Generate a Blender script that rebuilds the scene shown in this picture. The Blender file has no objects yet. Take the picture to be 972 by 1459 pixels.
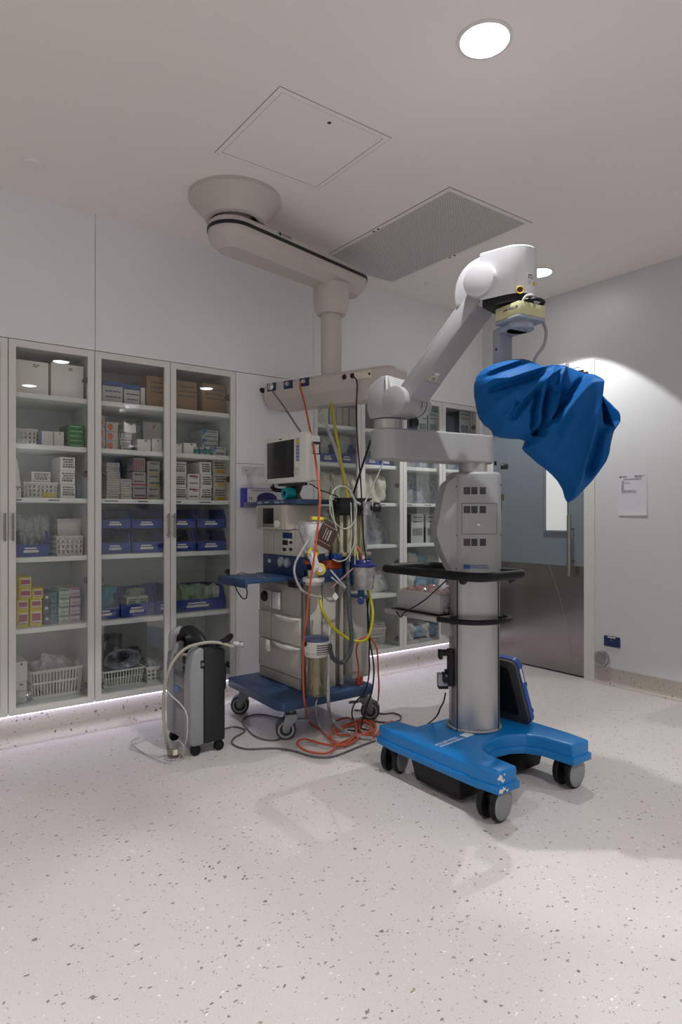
import bpy, bmesh, math, random
from mathutils import Matrix, Vector
PI = math.pi
SC = bpy.context.scene
COL = SC.collection
WM = {}          # world matrix of each parent, so that parts may be authored in world coordinates


def lin(h):
    if isinstance(h, str):
        h = h.lstrip('#')
        c = [int(h[i:i + 2], 16) / 255 for i in (0, 2, 4)]
    else:
        c = [x / 255 for x in h]
    return tuple(x / 12.92 if x <= .04045 else ((x + .055) / 1.055) ** 2.4 for x in c) + (1,)


MATS = {}


def mat(name, col=(200, 200, 200), rough=.5, metal=0, spec=.5, var=.04, scale=12, bump=0, bscale=200, alpha=1, trans=0, emit=0, coat=0):
    """plain painted / plastic / metal surface with a faint procedural unevenness"""
    if name in MATS:
        return MATS[name]
    m = bpy.data.materials.new(name)
    m.use_nodes = True
    n, l = m.node_tree.nodes, m.node_tree.links
    b = n['Principled BSDF']
    c = lin(col)
    b.inputs['Roughness'].default_value = rough
    b.inputs['Metallic'].default_value = metal
    b.inputs['Specular IOR Level'].default_value = spec
    b.inputs['Alpha'].default_value = alpha
    b.inputs['Transmission Weight'].default_value = trans
    b.inputs['Coat Weight'].default_value = coat
    tc = n.new('ShaderNodeTexCoord')
    if var:
        t = n.new('ShaderNodeTexNoise')
        t.inputs['Scale'].default_value = scale
        t.inputs['Detail'].default_value = 3
        l.new(tc.outputs['Object'], t.inputs['Vector'])
        mx = n.new('ShaderNodeMix')
        mx.data_type = 'RGBA'
        mx.inputs[6].default_value = tuple(x * (1 - var) for x in c[:3]) + (1,)
        mx.inputs[7].default_value = tuple(min(1, x * (1 + var)) for x in c[:3]) + (1,)
        l.new(t.outputs['Fac'], mx.inputs[0])
        l.new(mx.outputs[2], b.inputs['Base Color'])
    else:
        b.inputs['Base Color'].default_value = c
    if bump:
        t2 = n.new('ShaderNodeTexNoise')
        t2.inputs['Scale'].default_value = bscale
        l.new(tc.outputs['Object'], t2.inputs['Vector'])
        bp = n.new('ShaderNodeBump')
        bp.inputs['Strength'].default_value = bump
        bp.inputs['Distance'].default_value = .01
        l.new(t2.outputs['Fac'], bp.inputs['Height'])
        l.new(bp.outputs['Normal'], b.inputs['Normal'])
    if emit:
        b.inputs['Emission Color'].default_value = c
        b.inputs['Emission Strength'].default_value = emit
    MATS[name] = m
    return m


def clear_mat(name, tint=(255, 255, 255), gloss=.08, rough=.02, body=0., body_col=(220, 225, 230), ior=1.5):
    """thin clear sheet: transparent + fresnel reflection (+ a little milky body)"""
    if name in MATS:
        return MATS[name]
    m = bpy.data.materials.new(name)
    m.use_nodes = True
    n, l = m.node_tree.nodes, m.node_tree.links
    n.remove(n['Principled BSDF'])
    out = n['Material Output']
    tr = n.new('ShaderNodeBsdfTransparent')
    tr.inputs[0].default_value = lin(tint)
    gl = n.new('ShaderNodeBsdfGlossy')
    gl.inputs['Roughness'].default_value = rough
    gl.inputs['Color'].default_value = (1, 1, 1, 1)
    fr = n.new('ShaderNodeFresnel')
    ge = n.new('ShaderNodeNewGeometry')          # same reflectance from both sides of a thin sheet
    mr_ = n.new('ShaderNodeMapRange')
    mr_.inputs[3].default_value = ior
    mr_.inputs[4].default_value = 1 / ior
    l.new(ge.outputs['Backfacing'], mr_.inputs[0])
    l.new(mr_.outputs[0], fr.inputs[0])
    last = tr
    if body:
        df = n.new('ShaderNodeBsdfDiffuse')
        df.inputs[0].default_value = lin(body_col)
        m1 = n.new('ShaderNodeMixShader')
        if body > 0:
            t = n.new('ShaderNodeTexNoise')
            t.inputs['Scale'].default_value = 30
            tc = n.new('ShaderNodeTexCoord')
            l.new(tc.outputs['Object'], t.inputs['Vector'])
            mp = n.new('ShaderNodeMapRange')
            mp.inputs[1].default_value = .3
            mp.inputs[2].default_value = .7
            mp.inputs[3].default_value = body * .7
            mp.inputs[4].default_value = min(1, body * 1.3)
            l.new(t.outputs['Fac'], mp.inputs[0])
            l.new(mp.outputs[0], m1.inputs[0])
        l.new(tr.outputs[0], m1.inputs[1])
        l.new(df.outputs[0], m1.inputs[2])
        last = m1
    ad = n.new('ShaderNodeMath')
    ad.operation = 'MULTIPLY'
    ad.inputs[1].default_value = gloss / .04
    l.new(fr.outputs[0], ad.inputs[0])
    m2 = n.new('ShaderNodeMixShader')
    l.new(ad.outputs[0], m2.inputs[0])
    l.new(last.outputs[0], m2.inputs[1])
    l.new(gl.outputs[0], m2.inputs[2])
    l.new(m2.outputs[0], out.inputs[0])
    MATS[name] = m
    return m


def frame(o, right, up):
    r = Vector(right).normalized()
    u = Vector(up)
    u = (u - r * u.dot(r)).normalized()
    w = r.cross(u)
    M = Matrix.Identity(4)
    for i in range(3):
        M[i][0], M[i][1], M[i][2], M[i][3] = r[i], u[i], w[i], o[i]
    return M


def catmull(pts, n=8, closed=False):
    P = [Vector(p) for p in pts]
    if len(P) < 3:
        return P
    out = []
    L = len(P)
    for i in range(L if closed else L - 1):
        p1, p2 = P[i], P[(i + 1) % L]
        p0 = P[i - 1] if (i > 0 or closed) else p1 * 2 - p2
        p3 = P[(i + 2) % L] if (i + 2 < L or closed) else p2 * 2 - p1
        for k in range(n):
            t = k / n
            out.append(.5 * ((2 * p1) + (p2 - p0) * t + (2 * p0 - 5 * p1 + 4 * p2 - p3) * t * t + (3 * p1 - p0 - 3 * p2 + p3) * t ** 3))
    if not closed:
        out.append(P[-1])
    return out


class MB:
    """collects shapes and links them as ONE mesh object"""

    def __init__(s):
        s.bm = bmesh.new()

    def _add(s, t, M=None, bev=0, seg=2):
        bmesh.ops.recalc_face_normals(t, faces=t.faces)
        if bev:
            es = [e for e in t.edges if len(e.link_faces) == 2 and e.calc_face_angle(0) > .5]
            if es:
                bmesh.ops.bevel(t, geom=es, offset=bev, offset_type='OFFSET', segments=seg, profile=.5, affect='EDGES', clamp_overlap=True)
        if M is not None:
            t.transform(M)
        me = bpy.data.meshes.new('t')
        t.to_mesh(me)
        t.free()
        s.bm.from_mesh(me)
        bpy.data.meshes.remove(me)
        return s

    def bx(s, x0, x1, y0, y1, z0, z1, bev=0, M=None, seg=2, taper=None):
        t = bmesh.new()
        v = [t.verts.new(((x0, x1)[i & 1], (y0, y1)[i >> 1 & 1], (z0, z1)[i >> 2])) for i in range(8)]
        if taper:                      # shrink the bottom by taper
            cx, cy = (x0 + x1) / 2, (y0 + y1) / 2
            for q in v[:4]:
                q.co.x = cx + (q.co.x - cx) * taper[0]
                q.co.y = cy + (q.co.y - cy) * taper[1]
        for f in ((0, 1, 3, 2), (4, 6, 7, 5), (0, 4, 5, 1), (2, 3, 7, 6), (0, 2, 6, 4), (1, 5, 7, 3)):
            t.faces.new([v[i] for i in f])
        return s._add(t, M, bev, seg)

    def cyl(s, p0, p1, r0, r1=None, n=24, bev=0, M=None):
        p0, p1 = Vector(p0), Vector(p1)
        r1 = r0 if r1 is None else r1
        t = bmesh.new()
        bmesh.ops.create_cone(t, cap_ends=True, cap_tris=False, segments=n, radius1=r0, radius2=r1, depth=(p1 - p0).length)
        q = (p1 - p0).to_track_quat('Z', 'Y').to_matrix().to_4x4()
        t.transform(Matrix.Translation((p0 + p1) / 2) @ q)
        return s._add(t, M, bev)

    def tube(s, pts, r, n=8, closed=False, smooth=8, M=None):
        P = catmull(pts, smooth, closed) if smooth else [Vector(p) for p in pts]
        t = bmesh.new()
        rings = []
        L = len(P)
        nrm = None
        for i in range(L):
            a = P[i - 1] if (i > 0 or closed) else P[i]
            b = P[(i + 1) % L] if (i < L - 1 or closed) else P[i]
            d = (b - a)
            d = d.normalized() if d.length > 1e-9 else Vector((0, 0, 1))
            if nrm is None:
                nrm = d.orthogonal().normalized()
            nrm = (nrm - d * nrm.dot(d))
            nrm = nrm.normalized() if nrm.length > 1e-6 else d.orthogonal().normalized()
            bi = d.cross(nrm)
            rr = r(i / (L - 1)) if callable(r) else r
            rings.append([t.verts.new(P[i] + (nrm * math.cos(2 * PI * k / n) + bi * math.sin(2 * PI * k / n)) * rr) for k in range(n)])
        for i in range(L if closed else L - 1):
            A, B = rings[i], rings[(i + 1) % L]
            for k in range(n):
                t.faces.new((A[k], A[(k + 1) % n], B[(k + 1) % n], B[k]))
        if not closed:
            t.faces.new(rings[0][::-1])
            t.faces.new(rings[-1])
        return s._add(t, M)

    def lathe(s, prof, c=(0, 0, 0), n=40, M=None, caps=True):
        t = bmesh.new()
        rings = [[t.verts.new((c[0] + r * math.cos(2 * PI * k / n), c[1] + r * math.sin(2 * PI * k / n), c[2] + z)) for k in range(n)] for r, z in prof]
        for A, B in zip(rings, rings[1:]):
            for k in range(n):
                t.faces.new((A[k], A[(k + 1) % n], B[(k + 1) % n], B[k]))
        if caps:
            t.faces.new(rings[0][::-1])
            t.faces.new(rings[-1])
        return s._add(t, M)

    def loft(s, rings, M=None, caps=True, bev=0):
        t = bmesh.new()
        R = [[t.verts.new(p) for p in r] for r in rings]
        n = len(R[0])
        for A, B in zip(R, R[1:]):
            for k in range(n):
                t.faces.new((A[k], A[(k + 1) % n], B[(k + 1) % n], B[k]))
        if caps:
            t.faces.new(R[0][::-1])
            t.faces.new(R[-1])
        return s._add(t, M, bev)

    def prism(s, poly, z0, z1, M=None, bev=0, seg=2):
        t = bmesh.new()
        A = [t.verts.new((x, y, z0)) for x, y in poly]
        B = [t.verts.new((x, y, z1)) for x, y in poly]
        n = len(A)
        for k in range(n):
            t.faces.new((A[k], A[(k + 1) % n], B[(k + 1) % n], B[k]))
        t.faces.new(A[::-1])
        t.faces.new(B)
        return s._add(t, M, bev, seg)

    def ring(s, poly_out, poly_in, z0, z1, M=None):
        """frame: outline with a hole (same vertex count)"""
        t = bmesh.new()
        g = [[t.verts.new((x, y, z)) for x, y in p] for p, z in ((poly_out, z0), (poly_out, z1), (poly_in, z1), (poly_in, z0))]
        n = len(poly_out)
        for a in range(4):
            A, B = g[a], g[(a + 1) % 4]
            for k in range(n):
                t.faces.new((A[k], A[(k + 1) % n], B[(k + 1) % n], B[k]))
        return s._add(t, M)

    def quad(s, pts, M=None):
        t = bmesh.new()
        t.faces.new([t.verts.new(p) for p in pts])
        if M is not None:
            t.transform(M)
        me = bpy.data.meshes.new('t')
        t.to_mesh(me)
        t.free()
        s.bm.from_mesh(me)
        bpy.data.meshes.remove(me)
        return s

    def text(s, txt, size, M, extrude=.0004, align='LEFT'):
        cu = bpy.data.curves.new('t', 'FONT')
        cu.body = txt
        cu.size = size
        cu.extrude = extrude
        cu.align_x = align
        cu.align_y = 'CENTER'
        o = bpy.data.objects.new('t', cu)
        COL.objects.link(o)
        dg = bpy.context.evaluated_depsgraph_get()
        me = bpy.data.meshes.new_from_object(o.evaluated_get(dg))
        me.transform(M)
        s.bm.from_mesh(me)
        bpy.data.meshes.remove(me)
        bpy.data.objects.remove(o)
        bpy.data.curves.remove(cu)
        return s

    def warp(s, f):
        for v in s.bm.verts:
            v.co = f(v.co)
        return s

    def build(s, name, m, parent=None, angle=.6, label=None):
        W = WM.get(parent.name) if parent is not None else None
        if W is not None:
            s.bm.transform(W.inverted())
        me = bpy.data.meshes.new(name)
        s.bm.to_mesh(me)
        s.bm.free()
        me.materials.append(m)
        me.shade_smooth()
        me.set_sharp_from_angle(angle=angle)
        o = bpy.data.objects.new(name, me)
        COL.objects.link(o)
        if parent is not None:
            o.parent = parent
            if W is not None:
                WM[o.name] = W
        if label:
            o['label'] = label
        return o


def tag(o, label, cat, group=None, kind=None):
    o['label'] = label
    o['category'] = cat
    if group:
        o['group'] = group
    if kind:
        o['kind'] = kind
    return o


def struct(o):
    o['kind'] = 'structure'
    return o


def thing(name, label, cat, loc=(0, 0, 0), rotz=0, group=None, world=True):
    """Empty at the thing's base; world=True: its parts are authored in world coordinates"""
    o = bpy.data.objects.new(name, None)
    COL.objects.link(o)
    o.location = loc
    o.rotation_euler = (0, 0, rotz)
    o.empty_display_size = .05
    if world:
        WM[o.name] = Matrix.Translation(loc) @ Matrix.Rotation(rotz, 4, 'Z')
    return tag(o, label, cat, group)


def dup(root, loc, rotz, label, group=None):
    """copy of a thing with copies of its parts and their sub-parts (mesh data shared)"""
    r = root.copy()
    COL.objects.link(r)
    r.location = loc
    r.rotation_euler = (0, 0, rotz)
    r['label'] = label
    if group:
        r['group'] = group
    for ch in list(root.children):
        c = ch.copy()
        COL.objects.link(c)
        c.parent = r
        for g in list(ch.children):
            d = g.copy()
            COL.objects.link(d)
            d.parent = c
    return r


def stadium(ax, ay, ra, bx_, by, rb, n=14, off=0):
    """outline of two circles joined by tangents"""
    a = math.atan2(by - ay, bx_ - ax)
    out = []
    for k in range(n + 1):
        t = a + PI / 2 + PI * k / n
        out.append((ax + (ra - off) * math.cos(t), ay + (ra - off) * math.sin(t)))
    for k in range(n + 1):
        t = a - PI / 2 + PI * k / n
        out.append((bx_ + (rb - off) * math.cos(t), by + (rb - off) * math.sin(t)))
    return out


def rrect(x0, x1, y0, y1, r, n=5):
    out = []
    for cx, cy, a in ((x1 - r, y1 - r, 0), (x0 + r, y1 - r, PI / 2), (x0 + r, y0 + r, PI), (x1 - r, y0 + r, 1.5 * PI)):
        for k in range(n + 1):
            t = a + PI / 2 * k / n
            out.append((cx + r * math.cos(t), cy + r * math.sin(t)))
    return out
# ------------------------------------------------------------------ room
XW, YW, H = 4.28, 3.71, 2.884        # face of the wall on the right, face of the cabinet wall, ceiling height
X0, Y0 = -2.3, -2.3                  # the walls behind the camera
ZT, ZB = 2.117, .158                 # top and underside of the cabinets


def terrazzo(name, base, chips, rough=.42, sc=1.0, dens=.36):
    m = bpy.data.materials.new(name)
    m.use_nodes = True
    n, l = m.node_tree.nodes, m.node_tree.links
    b = n['Principled BSDF']
    b.inputs['Roughness'].default_value = rough
    tc = n.new('ShaderNodeTexCoord')
    wob = n.new('ShaderNodeTexNoise')
    wob.inputs['Scale'].default_value = 70 * sc
    l.new(tc.outputs['Object'], wob.inputs['Vector'])
    ad = n.new('ShaderNodeMix')
    ad.data_type = 'RGBA'
    ad.blend_type = 'LINEAR_LIGHT'
    ad.inputs[0].default_value = .012
    l.new(tc.outputs['Object'], ad.inputs[6])
    l.new(wob.outputs['Color'], ad.inputs[7])
    cur = None
    cl = n.new('ShaderNodeTexNoise')
    cl.inputs['Scale'].default_value = 1.6
    cl.inputs['Detail'].default_value = 4
    l.new(tc.outputs['Object'], cl.inputs['Vector'])
    mx0 = n.new('ShaderNodeMix')
    mx0.data_type = 'RGBA'
    c = lin(base)
    mx0.inputs[6].default_value = tuple(x * .97 for x in c[:3]) + (1,)
    mx0.inputs[7].default_value = tuple(x * 1.03 for x in c[:3]) + (1,)
    l.new(cl.outputs['Fac'], mx0.inputs[0])
    gr = n.new('ShaderNodeTexNoise')
    gr.inputs['Scale'].default_value = 260
    gr.inputs['Detail'].default_value = 2
    l.new(tc.outputs['Object'], gr.inputs['Vector'])
    mxg = n.new('ShaderNodeMix')
    mxg.data_type = 'RGBA'
    mxg.blend_type = 'OVERLAY'
    mxg.inputs[0].default_value = .22
    l.new(mx0.outputs[2], mxg.inputs[6])
    l.new(gr.outputs['Fac'], mxg.inputs[7])
    cur = mxg.outputs[2]
    for k, (scale, rad, keep, stops) in enumerate(chips):
        v = n.new('ShaderNodeTexVoronoi')
        v.inputs['Scale'].default_value = scale * sc
        mp = n.new('ShaderNodeMapping')
        mp.inputs['Rotation'].default_value = (0, 0, .7 + k)
        mp.inputs['Scale'].default_value = (1, 1.45, 1)
        mp.inputs['Location'].default_value = (k * 3.3, k * 1.7, 0)
        l.new(ad.outputs[2], mp.inputs['Vector'])
        l.new(mp.outputs[0], v.inputs['Vector'])
        sp = n.new('ShaderNodeSeparateColor')
        l.new(v.outputs['Color'], sp.inputs[0])
        r = n.new('ShaderNodeMath')
        r.operation = 'MULTIPLY'
        l.new(sp.outputs[0], r.inputs[0])
        r.inputs[1].default_value = rad
        lt = n.new('ShaderNodeMath')
        lt.operation = 'LESS_THAN'
        l.new(v.outputs['Distance'], lt.inputs[0])
        l.new(r.outputs[0], lt.inputs[1])
        kp = n.new('ShaderNodeMath')
        kp.operation = 'LESS_THAN'
        l.new(sp.outputs[1], kp.inputs[0])
        kp.inputs[1].default_value = keep
        mu = n.new('ShaderNodeMath')
        mu.operation = 'MULTIPLY'
        l.new(lt.outputs[0], mu.inputs[0])
        l.new(kp.outputs[0], mu.inputs[1])
        cr = n.new('ShaderNodeValToRGB')
        e = cr.color_ramp
        e.interpolation = 'CONSTANT'
        e.elements[0].color = lin(stops[0])
        e.elements[1].color = lin(stops[-1])
        e.elements[1].position = .8
        for q, st in enumerate(stops[1:-1]):
            el = e.elements.new(.2 + .6 * (q + 1) / len(stops))
            el.color = lin(st)
        l.new(sp.outputs[2], cr.inputs[0])
        mx = n.new('ShaderNodeMix')
        mx.data_type = 'RGBA'
        l.new(mu.outputs[0], mx.inputs[0])
        l.new(cur, mx.inputs[6])
        l.new(cr.outputs[0], mx.inputs[7])
        cur = mx.outputs[2]
    l.new(cur, b.inputs['Base Color'])
    return m


M_floor = terrazzo('pale speckled vinyl', (197, 191, 188), [
    (42, .31, .42, [(128, 116, 108), (160, 150, 142), (104, 98, 94), (150, 138, 126)]),
    (92, .34, .28, [(150, 140, 134), (120, 112, 106), (172, 164, 158)]),
    (60, .3, .16, [(226, 222, 218), (216, 210, 206)])])
M_skirt = terrazzo('beige speckled vinyl', (176, 168, 158), [
    (42, .36, .42, [(100, 92, 84), (128, 120, 112), (150, 140, 130), (84, 78, 74)]),
    (80, .36, .3, [(120, 112, 106), (140, 132, 126)])])
M_wall = mat('satin white wall panel', (225, 226, 226), .38, var=.012, scale=1.5)
M_ceil = mat('matt ceiling paint', (233, 227, 224), .85, var=.015, scale=2)
M_frame = mat('brushed pale grey frame', (214, 212, 208), .38, metal=.1, var=.03, scale=5)
M_melamine = mat('white melamine', (232, 234, 232), .45, var=.015)
M_dark = mat('dark gap', (30, 30, 31), .7, var=0)
M_black = mat('black rubber', (11, 11, 12), .55, spec=.35, var=.1)
M_blackg = mat('black plastic', (12, 12, 13), .38, var=.05)
M_steel = mat('brushed stainless', (150, 147, 143), .34, metal=.9, var=.06, scale=8)
M_chrome = mat('chrome', (190, 190, 190), .18, metal=1, var=0)
M_white = mat('white plastic', (222, 221, 217), .4, var=.015)
M_glass = clear_mat('cabinet glass', tint=(250, 251, 250), gloss=.045, rough=.015)


def solid(name, m, *bxs, parent=None, bev=0):
    b = MB()
    for q in bxs:
        b.bx(*q, bev=bev)
    return b.build(name, m, parent)


floor = struct(solid('floor', M_floor, (X0 - .2, XW + .2, Y0 - .2, YW + .6, -.1, 0)))
ceiling = struct(solid('ceiling', M_ceil, (X0 - .2, XW + .2, Y0 - .2, YW + .6, H, H + .1)))
# wall with the cabinets: panels above and between the cabinets
DX = [.187, .622, 1.057, 1.497, 1.932]          # door edges of the first two cabinets
EX = [2.533, 2.957, 3.372, 3.80, 4.245]         # and of the two beyond the white panel
wall_left = struct(solid('wall_left', M_wall,
                         (X0 - .2, 1.0585, YW, YW + .02, ZT + .004, H), (1.0615, 2.5315, YW, YW + .02, ZT + .004, H), (2.5345, XW, YW, YW + .02, ZT + .004, H),
                         (1.934, 2.531, YW, YW + .02, ZB, 1.532), (1.934, 2.531, YW, YW + .02, 1.535, ZT),
                         (4.247, XW, YW, YW + .02, 0, ZT), (X0 - .2, DX[0] - .002, YW, YW + .02, 0, ZT),
                         (X0 - .2, XW + .2, YW + .5, YW + .6, 0, H)))
struct(solid('trim_1', M_dark, (X0, XW, YW + .02, YW + .035, ZT - .02, H - .001), (1.93, 2.535, YW + .02, YW + .035, ZB, ZT)))
# right-hand wall with the door opening
DY0, DY1, DZ = 2.745, 3.60, 2.27
wall_right = struct(solid('wall_right', mat('satin grey white wall panel', (205, 206, 207), .4, var=.012, scale=1.5), (XW, XW + .12, Y0, 2.654, 0, H), (XW, XW + .12, 2.654, 3.66, DZ + .06, H), (XW, XW + .12, 3.66, YW + .5, 0, H)))
wall_back = struct(solid('wall_back', M_wall, (X0 - .1, X0, Y0, YW + .5, 0, H)))
wall_front = struct(solid('wall_front', M_wall, (X0 - .1, XW + .1, Y0 - .1, Y0, 0, H)))
# skirting: coved vinyl under the cabinets and along the right-hand wall


def cove(x0, y0, x1, y1, nx, ny, hgt, rad):
    """coved skirting from (x0,y0) to (x1,y1); (nx,ny) points into the room"""
    pr = [(0, hgt), (.006, hgt)]
    for k in range(7):
        t = PI / 2 * k / 6
        pr.append((.006 + rad * (1 - math.cos(t)), rad * (1 - math.sin(t)) + .001))
    pr += [(0, .001)]
    b = MB()
    b.loft([[(x + nx * d, y + ny * d, z) for d, z in pr] for x, y in ((x0, y0), (x1, y1))])
    return b


struct(cove(X0, YW + .035, XW, YW + .035, 0, -1, ZB + .01, .05).build('baseboard_left', M_skirt))
struct(cove(XW, Y0, XW, 2.652, -1, 0, .118, .03).build('baseboard_right', M_skirt))
# LED strip shining down along the lower lip of the cabinets
M_led = mat('cold white light strip', (226, 224, 255), .5, var=0, emit=9)
o = solid('led_strip', M_led, (X0 + .2, 4.24, YW + .004, YW + .026, ZB - .004, ZB - .001))
tag(o, 'cold white light strip under the lower lip of the glass cabinets', 'light strip')
# ---- door
M_doorblue = mat('blue grey door laminate', (124, 134, 142), .42, var=.02, scale=3)
M_trimw = mat('white painted steel', (212, 210, 206), .4, var=.01)


def kick_mat():
    return mat('scuffed stainless kick plate', (150, 145, 140), .27, metal=.95, var=.03, scale=2)


door = bpy.data.objects.new('door_1', None)
COL.objects.link(door)
door.location = (XW, DY0, 0)
struct(door)
WM[door.name] = Matrix.Translation((XW, DY0, 0))
VY0, VY1, VZ0, VZ1 = 2.885, 3.085, 1.085, 1.93
dx0, dx1 = XW + .012, XW + .05
b = MB()
for q in ((dx0, dx1, DY0, VY0, .82, DZ), (dx0, dx1, VY1, DY1, .82, DZ), (dx0, dx1, VY0, VY1, .82, VZ0), (dx0, dx1, VY0, VY1, VZ1, DZ)):
    b.bx(*q)
struct(b.build('door_leaf', M_doorblue, door))
struct(solid('kick_plate', kick_mat(), (dx0 - .004, dx1, DY0, DY1, .012, .82), parent=door))
# scratch marks run down the plate
b = MB()
b.tube([(dx0 - .0045, 3.05, .82), (dx0 - .0045, 2.93, .5), (dx0 - .0045, 2.84, .1)], .0013, n=6)
struct(b.build('kick_plate_scratch', mat('bright scratch', (160, 155, 151), .5, metal=.5), door))
struct(solid('door_seal', M_dark, (dx0 - .002, dx1, DY0 - .006, DY0, 0, DZ), (dx0, dx1, DY0, DY1, .002, .012), parent=door))
b = MB()
rect = lambda a0, a1, z0, z1: [(a0, z0), (a1, z0), (a1, z1), (a0, z1)]
Mx = frame((dx0, 0, 0), (0, -1, 0), (0, 0, 1))
Mxm = Mx
b.ring(rect(-VY1 - .016, -VY0 + .004, VZ0 - .016, VZ1 + .016), rect(-VY1, -VY0, VZ0, VZ1), -.004, .012, Mx)
struct(b.build('vision_panel_frame', mat('vision frame', (112, 122, 130), .4), door))
struct(solid('vision_panel_glass', mat('lit frosted pane', (214, 216, 214), .3, var=.01, emit=.42), (dx0 + .01, dx0 + .016, VY0, VY1, VZ0, VZ1), parent=door))
b = MB()
b.cyl((XW - .05, 2.836, .75), (XW - .05, 2.836, 1.2), .0155, bev=.002)
for z in (.86, 1.1):
    b.cyl((XW - .05, 2.836, z), (dx0, 2.836, z), .008)
struct(b.build('pull_handle', M_steel, door))
struct(solid('trim_2', M_trimw, (XW - .008, XW + .06, 2.654, 2.739, .001, DZ + .06), (XW - .008, XW + .06, DY1 + .004, 3.665, .001, DZ + .06),
             (XW - .008, XW + .06, 2.739, DY1 + .004, DZ + .003, DZ + .06)))
t = thing('door_closer', 'grey door closer box above the blue grey door', 'door closer', (XW - .03, 2.92, 2.30))
solid('body', mat('closer grey', (150, 150, 150), .4, metal=.5), (XW - .06, XW - .0085, 2.86, 2.99, 2.29, 2.335), parent=t, bev=.004)
solid('arm', mat('closer grey'), (XW - .05, XW - .04, 2.75, 2.9, 2.283, 2.29), parent=t)
t = tag(solid('door_sensor', M_blackg, (XW - .03, XW - .0085, 2.70, 2.74, 2.225, 2.25), bev=.003), 'small black sensor at the top corner of the door frame', 'sensor')
# ---- items on the right-hand wall
t = thing('paper_notice', 'printed white paper notice taped to the wall beside the door', 'notice', (XW - .001, 2.37, 1.2))
b = MB()
N = 12
rows = []
for j in range(N + 1):
    z = 1.2 + .295 * j / N
    bow = .006 * max(0, 1 - j / 3) ** 2 + .0015
    rows.append([(XW - bow, 2.267, z), (XW - bow * .6 - .0005, 2.474, z)])
for p, q in zip(rows, rows[1:]):
    b.quad([p[0], q[0], q[1], p[1]])
b.build('sheet', mat('white paper', (206, 206, 212), .6, var=.01), t)
b = MB()
NM = lambda y, z: frame((XW - .0035, y, z), (0, -1, 0), (0, 0, 1))
b.cyl((XW - .003, 2.458, 1.468), (XW - .0036, 2.458, 1.468), .006)
b.text('Hospital', .012, NM(2.449, 1.471))
b.text('Theatre notice to all', .0085, NM(2.355, 1.474))
b.text('staff and visitors', .0085, NM(2.355, 1.466))
b.text('Cleaning of theatre equipment', .0105, NM(2.438, 1.452))
for k, s_ in enumerate(('Room:', 'Theatre equipment')):
    b.text(s_, .008, NM(2.45, 1.436 - .01 * k))
for k, s_ in enumerate(('Date:', 'Time', 'Staff')):
    b.text(s_, .008, NM(2.45, 1.412 - .01 * k))
for k, s_ in enumerate(('Please:', 'Wipe down all surfaces after use', 'and return the items to the store')):
    b.text(s_, .008, NM(2.45, 1.382 - .01 * k))
b.build('printed_text', mat('print grey', (70, 70, 74), .7, var=0), t)
t = thing('wall_outlet', 'dark blue socket plate low on the wall beside the door', 'wall outlet', (XW, 2.52, .3))
MR = frame((XW, 2.52, .306), (0, -1, 0), (0, 0, 1))
b = MB()
b.prism(rrect(-.06, .06, -.037, .037, .006), 0, .009, MR, bev=.002)
b.build('plate', mat('navy plastic', (22, 44, 84), .35, var=.03), t)
solid('label_strip', M_white, (XW - .0105, XW - .0085, 2.49, 2.55, .332, .34), parent=t)
b = MB()
b.cyl((XW - .009, 2.522, .318), (XW - .0115, 2.522, .318), .005, n=12)
b.build('button', mat('pink button', (200, 120, 120), .4), t)
t = thing('door_stop', 'round chrome door stop on the wall just above the skirting', 'door stop', (XW, 2.593, .175))
b = MB()
MS = frame((XW, 2.593, .175), (0, -1, 0), (0, 0, 1))
b.lathe([(.055, 0), (.055, .022), (.05, .03), (.046, .031)], M=MS)
b.build('ring', M_chrome, t)
b = MB()
b.lathe([(.044, .027), (.044, .032), (.03, .0335), (.001, .034)], M=MS)
b.build('face', M_steel, t)
# ---- ceiling items
M_lamp = mat('glowing diffuser', (255, 253, 249), .5, var=0, emit=26)
M_ring = mat('white lamp trim', (214, 212, 208), .35, var=0)
lights = [(1.777, 1.53, 'bright round downlight high above the draped microscope arm', 1.6), (3.78, 2.77, 'round downlight near the door, half hidden by the microscope arm', 1.2),
          (1.78, -.07, 'round downlight behind the camera, mirrored in the first glass cabinet', 1.15), (3.7, -.5, 'round downlight by the wall on the right, behind the camera', 1),
          (-.25, 1.53, 'round downlight on the camera side of the room near the first cabinet', .8), (-.25, -.07, 'round downlight in the middle of the room behind the camera', 1),
          (1.78, -1.7, 'unseen round downlight added in the back row, below the picture', 1), (-.25, -1.7, 'unseen round downlight added in the back row, middle of the room', 1),
          (-1.7, 1.53, 'unseen round downlight added at the far side of the room, nearest the cabinets', 1), (-1.7, -.07, 'unseen round downlight added at the far side of the room, middle of its row', 1)]  # the last four are unseen, added to raise the general light level
for (x, y, lab, pw) in lights:
    t = thing('ceiling_light', lab, 'ceiling light', (x, y, H))
    b = MB()
    b.lathe([(.098, -.0005), (.098, -.004), (.086, -.006), (.084, -.002), (.084, 0)], (x, y, H), caps=False)
    b.build('trim_ring', M_ring, t)
    b = MB()
    b.lathe([(.084, -.0015), (.08, -.003), (.001, -.004)], (x, y, H), caps=False)
    b.build('diffuser', M_lamp, t)
    la = bpy.data.lights.new('downlight_beam', 'SPOT')
    la.energy = 84 * pw
    la.spot_size = math.radians(89)
    la.spot_blend = .10
    la.shadow_soft_size = .014
    la.color = (.985, .995, 1.0)
    lo = bpy.data.objects.new('downlight_beam', la)
    lo.location = (x, y, H - .012)
    COL.objects.link(lo)
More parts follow.
